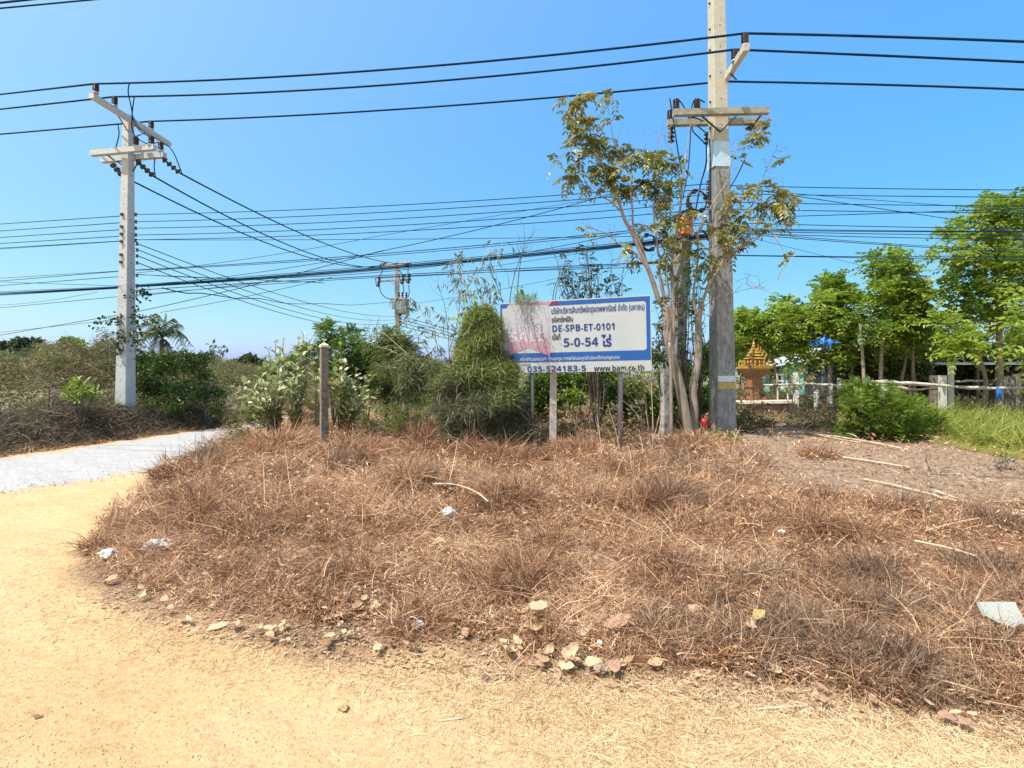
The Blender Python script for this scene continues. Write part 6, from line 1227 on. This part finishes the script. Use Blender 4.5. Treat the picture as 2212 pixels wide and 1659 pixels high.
for x, D, lab in ((1980, 15, 'slim grey trunk behind the left part of the fence'), (2010, 16.5, 'slim dark trunk behind the white posts'), (1866, 14.2, 'slim grey trunk beside the blue rope')):
    t = thing('slim_tree', lab, 'tree', P(x, 880, D)*[1, 1, 0], 'slim trunks behind the fence'); mb = MB(); a = P(x, 880, D)*[1, 1, 0]; b_ = P(x-8, 700, D); mb.tube(curve3([a, (a+b_)/2+rdir(1)[0]*.05, b_], 5), np.linspace(.06, .03, 11), 7); part('trunk', mb, M['bark'], t, True)
    lv = MB(); p = ball(b_, .5, 40); pinnate(lv, p, p-b_, .4, 4, .15, .08, .3, .3); part('crown', lv, M['lmid'], t)
plant('dark_thicket', 'dark brown green thicket shading the ground behind the fence', 'thicket', box_clusters(1840, 2260, 740, 830, 60, 24, 38), 18.5, 'ldark', 'leaf', 120, .18, [(1880, None, 18.5), (1960, None, 18.5), (2050, None, 18.5), (2150, None, 18.5)], tone=.55, dj=1.2, r0=.025)
plant('dark_thicket', 'brownish thicket between the rounded tree and the fence', 'thicket', box_clusters(1820, 2000, 760, 830, 24, 20, 30), 16.8, 'lolive', 'leaf', 120, .16, [(1860, None, 17), (1950, None, 17)], tone=.35, dj=.8, r0=.02)
plant('far_greenery', 'hazy green trees far behind the mint green house', 'trees', box_clusters(1560, 2000, 735, 790, 26, 20, 30), 32, 'lfar', 'leaf', 60, .35, [(1650, None, 32), (1800, None, 32)], tone=.5, dj=2, r0=.05)
plant('far_greenery', 'distant green trees low behind the milkweed and bamboo', 'trees', box_clusters(560, 1180, 785, 830, 30, 18, 30), 34, 'lfar', 'leaf', 60, .35, [(650, None, 34), (900, None, 34), (1100, None, 34)], tone=.5, dj=2, r0=.05)
plant('far_greenery', 'distant trees low behind the left scrub and the palm', 'trees', box_clusters(-80, 560, 778, 815, 40, 18, 30), 40, 'lfar', 'leaf', 45, .4, [(50, None, 40), (300, None, 40), (500, None, 40)], tone=.45, dj=2, r0=.05)
plant('green_backdrop_tree', 'continuous green foliage behind the young trees and the house', 'tree', box_clusters(1575, 2040, 705, 800, 46, 24, 36), 25, 'lmid', 'leaf', 90, .26, [(1600, None, 25), (1750, None, 25), (1900, None, 25)], 'bark', 1.5, .85, .05)
plant('roadside_sapling', 'scraggly sapling in front of the mint green house', 'sapling', [(1690, 800, 10), (1705, 815, 12), (1715, 835, 14), (1730, 800, 10), (1740, 825, 14), (1700, 845, 12), (1755, 810, 9), (1680, 840, 10), (1668, 820, 8)], 12.6, 'lolive', 'leaf', 130, .10, [(1712, None, 12.6)], tone=.5, dj=.2, r0=.012)
# bushes at the clearing edge
plant('round_green_bush', 'vivid green feathery bush standing at the far edge of the clearing', 'bush', [(1830, 850, 22), (1850, 835, 20), (1880, 842, 24), (1850, 870, 28), (1885, 870, 30), (1920, 865, 30), (1955, 880, 30), (1840, 900, 28), (1875, 905, 32), (1915, 905, 32), (1955, 910, 30), (1990, 900, 28), (2020, 910, 24), (1860, 935, 26), (1900, 940, 28), (1940, 940, 26), (1980, 930, 24), (1985, 875, 20), (1830, 930, 18), (1925, 840, 14)], 9.4, 'lbright', 'fine', 190, .17, [(1900, None, 9.4), (1940, None, 9.4)], tone=.6, dj=.35, nl=6, aspect=.42, r0=.012, droop=.1)
plant('grey_green_bush', 'grey green dusty bush left of the vivid green one', 'bush', [(1745, 860, 20), (1765, 845, 18), (1790, 860, 22), (1735, 885, 22), (1770, 890, 26), (1805, 890, 26), (1720, 905, 20), (1750, 915, 20), (1800, 920, 22), (1820, 880, 18), (1780, 920, 20)], 10.8, 'lvinedark', 'fine', 90, .18, [(1760, None, 10.8), (1800, None, 10.7)], tone=.6, dj=.4, nl=6, aspect=.3, r0=.01, droop=.2)
plant('brown_bush', 'brown green scrub between the big pole and the grey green bush', 'bush', [(1600, 880, 18), (1608, 850, 14), (1600, 820, 10), (1612, 790, 8), (1645, 850, 12), (1655, 820, 9), (1648, 880, 14), (1618, 770, 7), (1625, 885, 16), (1610, 900, 20), (1640, 905, 18), (1670, 912, 14), (1605, 930, 18), (1640, 930, 14), (1700, 920, 12)], 11.0, 'scrub', 'leaf', 190, .09, [(1620, None, 11)], tone=.3, dj=.5, r0=.008)
def lush(name, poly, n_, hl, hh, mm, label, tone, wd=(.006, .013), lean=.6):
    p = sample(poly, n_, .6); n2 = len(p); nn = noise2(p[:, 0], p[:, 1], 2.5, 1.); h = RNG.uniform(hl, hh, n2)*(1+.3*nn); d = rdir(n2)*lean+np.array([.25, -.1, 1.]); be = rdir(n2)*.5+np.array([.25, 0, -.5])
    mb = MB(); mb.blades(p, d, be, h, RNG.uniform(*wd, n2), np.clip(tone+.2*RNG.normal(size=n2)+.15*nn, 0, 1), 3); tag(put(name, mb.mesh(name), M[mm]), label, 'grass', kind='stuff')
GR = [(1960, 985), (2010, 975), (2100, 1000), (2250, 1025), (2420, 1040), (2420, 905), (2000, 905), (1950, 950)]
lush('tall_grass', GR, 20000, .30, .75, 'lgrass', 'lush yellow green grass at the right beside the clearing', .5, (.010, .022), .9)
lush('green_weeds', [(1600, 925), (1700, 950), (1830, 965), (1960, 985), (1960, 905), (1600, 900)], 6000, .1, .3, 'scrub', 'low olive weeds behind the clearing', .6, (.004, .008))
lush('edge_grass', [(1950, 960), (2000, 990), (2230, 1040), (2400, 1050), (2400, 1010), (2100, 990)], 4000, .08, .28, 'lgrass', 'short yellowing grass at the rim of the clearing', .75, (.004, .009))
# seedlings
plant('seedling', 'small dark green sapling standing in the clearing near the right edge', 'sapling', [(2170, 985, 12), (2160, 1000, 12), (2182, 998, 12), (2172, 1020, 11), (2168, 972, 8), (2190, 1010, 8)], 6.6, 'lmid', 'oval', 190, .05, [(2168, None, 6.4)], tone=.4, dj=.1, r0=.010)

# ------------------------------------------------------------------ canes lying on the ground
def cane(label, pts, r_, name='bamboo_cane', mm='cane', dz=.02):
    q = []
    for x, y in pts: p = uvw(x, y); q.append(p+np.array([0, 0, dz+r_]))
    c = curve3(q, 8); mb = MB(); mb.tube(c, r_*(1+.1*np.sin(np.arange(len(c))*1.3)), 7); one(name, mb, M[mm], label, 'stick', 'dry canes lying on the clearing', loc=c[0])
# ground heights shift things up a little in the picture: picture rows below are chosen on flat ground
def low(y, k=1.0): return y+(.24*F/(1728/(y-HZ)))*k
def L(pts): return [(x, low(y)) for x, y in pts]
cane('long bamboo cane lying nearest the green bush', L([(1762, 945), (1830, 958), (1890, 968), (1960, 988)]), .016)
cane('second bamboo cane lying parallel behind the first', L([(1740, 942), (1800, 955), (1860, 966)]), .012)
cane('pale cane lying in the middle of the clearing', L([(1820, 998), (1880, 1006), (1965, 1019)]), .014)
cane('cane lying in front of the dried reddish stalk', L([(1865, 1040), (1930, 1052), (2010, 1066), (2060, 1075)]), .011)
cane('long pale cane of the bundle at the right edge', L([(2020, 1062), (2100, 1080), (2230, 1098)]), .013); cane('middle cane of the bundle at the right edge', L([(2025, 1070), (2120, 1086), (2230, 1103)]), .012)
cane('lowest cane of the bundle at the right edge', L([(2060, 1076), (2150, 1090), (2240, 1112)]), .012); cane('top cane of the bundle reaching the right edge', L([(2080, 1082), (2160, 1080), (2240, 1076)]), .010)
cane('thick pale cane piece left of the bundle', L([(1880, 1078), (1960, 1080), (2020, 1078)]), .014); cane('short pale cane below the thick piece', L([(1900, 1084), (1960, 1082), (2030, 1084)]), .010)
cane('thin cane lying among weeds below the clearing', L([(1975, 1160), (2050, 1172), (2110, 1185)]), .009, dz=.10); cane('thin pale twig lying across weeds at the right', L([(2000, 1140), (2060, 1130), (2115, 1122)]), .006, dz=.1)
cane('arched pale stem in the weeds above the small white bag', L([(935, 1078), (985, 1080), (1030, 1095), (1055, 1112)]), .007, dz=.22)
cane('long straw stalk lying on the sand near the lower right', [(1635, 1535), (1680, 1533), (1745, 1525)], .006, name='straw_stalk', dz=.0); cane('greenish straw stalk on the sand at bottom middle', [(1395, 1580), (1440, 1577), (1485, 1575)][::1] if False else [(945, 1562), (990, 1558), (1005, 1554)], .004, name='straw_stalk', dz=0)
cane('bent dry stem curling on the sand below the leaf pile', [(1075, 1395), (1062, 1420), (1085, 1445), (1120, 1468)], .003, name='straw_stalk', dz=0)

# ------------------------------------------------------------------ fallen leaves and litter
def leaf_mesh(k_, L_=1., W_=.55, curl=.5):
    """flat brittle leaf: pointed tip, lobed torn outline, edges lifted on one side"""
    mb = MB(); nu, nv = 9, 5; V = []; lob = RNG.uniform(.75, 1.2, (nu, 2)); lift = RNG.uniform(-.05, .22, 2)*curl; tw = RNG.uniform(-.3, .3)
    for i_ in range(nu):
        t_ = i_/(nu-1); wd = W_*math.sin(math.pi*min(1, t_*.96+.02))**.8*.5*(1.25-.5*t_)
        for j_ in range(nv):
            s_ = j_/(nv-1)*2-1; q = lob[i_, 0 if s_ < 0 else 1] if abs(s_) > .6 else 1
            V.append([L_*(t_-.5)+.04*RNG.normal()*(abs(s_) > .6), s_*wd*q, lift[0 if s_ < 0 else 1]*abs(s_)**1.5*(.4+t_)+curl*.10*math.sin(t_*4+k_)+tw*s_*(t_-.5)*.15])
    F_ = [[i_*nv+j_, i_*nv+j_+1, (i_+1)*nv+j_+1, (i_+1)*nv+j_] for i_ in range(nu-1) for j_ in range(nv-1)]; mb.add(V, None, F_)
    mb.tube([[-.5*L_, 0, .01], [-.68*L_, .02, .03]], .012, 4); return mb.mesh('dry_leaf', (0, 0, 0), False)
def tmat(name, c): 
    m_ = mat(name, c, .75, .22, 5, .25); n_ = m_.node_tree.nodes; l_ = m_.node_tree.links; b_ = n_['Principled BSDF']; tr = n_.new('ShaderNodeBsdfTranslucent'); mx = n_.new('ShaderNodeMixShader'); mx.inputs[0].default_value = .2; src = b_.inputs['Base Color'].links[0].from_socket
    l_.new(src, tr.inputs[0]); l_.new(b_.outputs[0], mx.inputs[1]); l_.new(tr.outputs[0], mx.inputs[2]); l_.new(mx.outputs[0], n_['Material Output'].inputs[0]); return m_
TM = [tmat('tan_leaf', (.52, .34, .19)), tmat('pale_leaf', (.60, .44, .27)), tmat('brown_leaf', (.30, .165, .09)), tmat('yellow_leaf', (.46, .33, .12)), tmat('pinkbrown_leaf', (.42, .25, .16))]
LM = []
for mi in range(5):
    for k_ in range(3): me = leaf_mesh(k_+mi, 1, RNG.uniform(.5, .75), RNG.uniform(.3, 1.1)); me.materials.append(TM[mi]); LM.append(me)
def put_leaf(u, v, size, mi, label, group, dz=None, tilt=.2, rz=None):
    p = uvw(u, v); o = bpy.data.objects.new('dry_leaf', LM[mi*3+RNG.integers(0, 3)]); COL.objects.link(o); ink_ = inpoly(u, v-10, MOUND)
    o.location = (p[0], p[1], p[2]+(dz if dz is not None else (.05 if ink_ else .006))); o.rotation_euler = (RNG.normal()*tilt, RNG.normal()*tilt, RNG.uniform(0, 6.28) if rz is None else rz); o.scale = [size*RNG.uniform(.55, .9)]*3
    tag(o, label, 'leaf', group); return o
G1, G2, G3_ = 'small dry leaves along the sand edge', 'large dry leaves at the foot of the weeds', 'dry leaves scattered on the right'
def lscat(poly, n_, s0, s1, label, grp, mis=(0, 0, 1, 1, 2, 4)):
    us = [p[0] for p in poly]; vs = [p[1] for p in poly]; k_ = 0
    while k_ < n_:
        u, v = RNG.uniform(min(us), max(us)), RNG.uniform(min(vs), max(vs))
        if inpoly(u, v, poly): put_leaf(u, v, RNG.uniform(s0, s1), int(RNG.choice(mis)), label, grp); k_ += 1
lscat([(170, 1180), (330, 1130), (480, 1180), (700, 1250), (900, 1330), (900, 1430), (600, 1400), (400, 1360), (230, 1290)], 75, .05, .12, 'small dry tan leaf on the sand edge at the left', G1)
lscat([(700, 1230), (1150, 1290), (1200, 1420), (1100, 1440), (700, 1400)], 42, .05, .11, 'dry curled leaf among grass bits near the middle of the edge', G1)
lscat([(1080, 1330), (1400, 1330), (1420, 1470), (1200, 1470), (1080, 1440)], 30, .08, .17, 'large curled tan leaf in the pile at the middle edge', G2)
lscat([(1500, 1330), (1750, 1340), (1750, 1500), (1500, 1460)], 26, .07, .15, 'large dry leaf at the grass edge right of the middle', G2)
lscat([(1960, 1240), (2212, 1200), (2230, 1560), (1900, 1480), (1880, 1400), (2000, 1350)], 60, .07, .15, 'brown dry leaf in the litter at the right', G3_, (0, 2, 4, 4, 2, 1))
lscat([(1750, 1470), (2212, 1560), (2212, 1640), (1750, 1540)], 16, .05, .11, 'dry leaf on the straw at the lower right', G3_, (0, 4, 1))
lscat([(1600, 985), (1800, 965), (2212, 1040), (2212, 1130), (1700, 1070)], 40, .06, .12, 'small brown leaf lying on the bare clearing', 'dry leaves on the bare clearing', (0, 2, 4))
put_leaf(1640, 1378, .16, 3, 'big yellow curled leaf at the right end of the grass edge', G2, .13, .3, .4); put_leaf(1622, 1392, .20, 1, 'big pale tan leaf beneath the yellow one', G2, .10, .2, 1.2)
put_leaf(1165, 1352, .20, 1, 'big pale curled leaf on top of the middle pile', G2, .12, .5, .3); put_leaf(1150, 1385, .19, 0, 'big tan leaf under the pale curled one', G2, .08, .3, 1.8); put_leaf(1335, 1378, .22, 4, 'big pinkish brown lobed leaf among weeds', G2, .10, .3, .2)
put_leaf(1350, 1440, .15, 1, 'pale oblong leaf lying flat on the straw', G2, .03, .1, .1); put_leaf(950, 1210, .17, 0, 'broad tan leaf lying on the middle slope', G2, .1, .3, .5); put_leaf(1075, 1265, .13, 0, 'tan leaf caught in the weed clump', G2, .1, .4, 1); put_leaf(1838, 1445, .15, 3, 'orange yellow leaf at the lower right edge of the weeds', G3_, .03, .2, .5)
put_leaf(470, 1362, .13, 1, 'pale strip shaped leaf on the sand left of the grass', G1, .02, .1, .5); put_leaf(82, 1550, .06, 2, 'single small brown leaf on the bare sand at bottom left', 'lone leaf on the sand', .01, .2, .4)
put_leaf(730, 1338, .16, 1, 'broad pale leaf on the left part of the grass edge', G1, .02, .2, .3); put_leaf(810, 1325, .17, 1, 'two pale leaves overlapping left of the middle', G1, .03, .3, 2)
# broken leaf crumbs: uncountable
p = sample([(180, 1180), (430, 1210), (700, 1290), (1200, 1330), (2300, 1500), (2300, 1640), (1400, 1500), (900, 1450), (500, 1400), (200, 1310)], 4200, .4); n_ = len(p); p[:, 2] += .01; mb = MB(); s_ = RNG.uniform(.012, .045, n_); d = rdir(n_)*[1, 1, .15]; mb.leaves(p, d, rdir(n_)*.25+[0, 0, 1], s_, s_*.5, np.repeat(RNG.random(n_), 2), fold=.08)
tag(put('leaf_litter', mb.mesh('leaf_litter'), M['teak']), 'crumbled pieces of dry leaves along the edge of the sand', 'leaf litter', kind='stuff')
# crumpled plastic bags and other rubbish
def bag(label, u, v, w_, h, m_, name='plastic_bag', seed=1, dz=.02, cat='bag'):
    r_ = np.random.default_rng(seed); nu, nv = 18, 12; c = uvw(u, v); V = []
    for j_ in range(nv+1):
        ph = math.pi*j_/nv
        for i_ in range(nu): th = 2*math.pi*i_/nu; q = 1+.22*math.sin(3*th+seed)*math.sin(ph*3)+.16*r_.normal()*math.sin(ph); V.append([c[0]+w_/2*q*math.cos(th)*math.sin(ph), c[1]+w_/2.4*q*math.sin(th)*math.sin(ph), c[2]+dz+h*(.45-.5*math.cos(math.pi-ph)*-1*q)])
    k_ = np.arange(nu); k2 = (k_+1) % nu; mb = MB(); mb.add(V, None, np.concatenate([np.stack([j_*nu+k_, j_*nu+k2, (j_+1)*nu+k2, (j_+1)*nu+k_], 1) for j_ in range(nv)])); one(name, mb, m_, label, cat, 'rubbish caught in the weeds', loc=c)
m_bag, n, l, b = base_mat('clear_plastic_film'); b.inputs['Base Color'].default_value = (.62, .56, .50, 1); b.inputs['Roughness'].default_value = .25; b.inputs['Alpha'].default_value = .72
bag('white crumpled plastic bag at the left edge of the weeds', 232, 1206, .13, .07, M['white'], seed=2); bag('clear crumpled plastic bag right of the white one', 340, 1200, .20, .10, m_bag, seed=5); bag('small white crumpled bag caught on the middle slope', 968, 1165, .09, .09, M['white'], seed=3, dz=.12)
bag('crumpled grey and white wrapper at the edge of the sand', 905, 1362, .07, .035, M['white'], 'crumpled_wrapper', 7, cat='wrapper'); bag('tiny white scrap beside the pinkish brown leaf', 1296, 1402, .03, .03, M['white'], 'paper_scrap', 8, cat='scrap'); bag('tiny white paper scrap on the right of the slope', 1690, 1190, .05, .02, M['white'], 'paper_scrap', 9, .1, 'scrap')
bag('white broken shell shaped cup beside the middle leaf pile', 1187, 1400, .065, .03, mat('cream_plastic', (.72, .64, .48), .5), 'broken_cup', 11, cat='cup'); bag('grey pink stone lying on the straw', 1296, 1468, .065, .045, mat('pinkish_stone', (.34, .24, .17), .9, .15, 20, .4), 'stone', 12, cat='stone')
bag('small round brown stone on the bare sand', 742, 1532, .045, .025, mat('brown_stone', (.45, .30, .16), .9, .15, 20, .4), 'stone', 14, .0, 'stone'); bag('small dark pebble like husk on the sand', 1050, 1465, .05, .02, mat('dark_husk', (.16, .07, .06), .8), 'husk', 15, 0, 'husk')
t = thing('foam_board', 'broken white foam board lying at the right edge of the weeds', 'board', uvw(2150, 1372)); c = uvw(2150, 1378); mb = MB(); R_ = np.array(Matrix.Rotation(.15, 3, 'Z')@Matrix.Rotation(math.radians(58), 3, 'X'))
o = np.array([[-.12, .0], [-.115, .075], [.12, .06], [.115, -.045], [.015, -.07], [-.07, -.035]]); V = [c+np.array([0, -.04, .16])+R_@np.array([x, y, s_*.012]) for s_ in (-1, 1) for x, y in o]; k_ = 6
mb.add(V, None, [[k_+i_, k_+(i_+1) % k_, (i_+1) % k_, i_] for i_ in range(k_)]+[[0, 1, 2, 3], [0, 3, 4, 5], [9, 8, 7, 6], [11, 10, 9, 6]]); part('slab', mb, mat('foam_white', (.44, .45, .41), .8, .06, 20, .2), t)
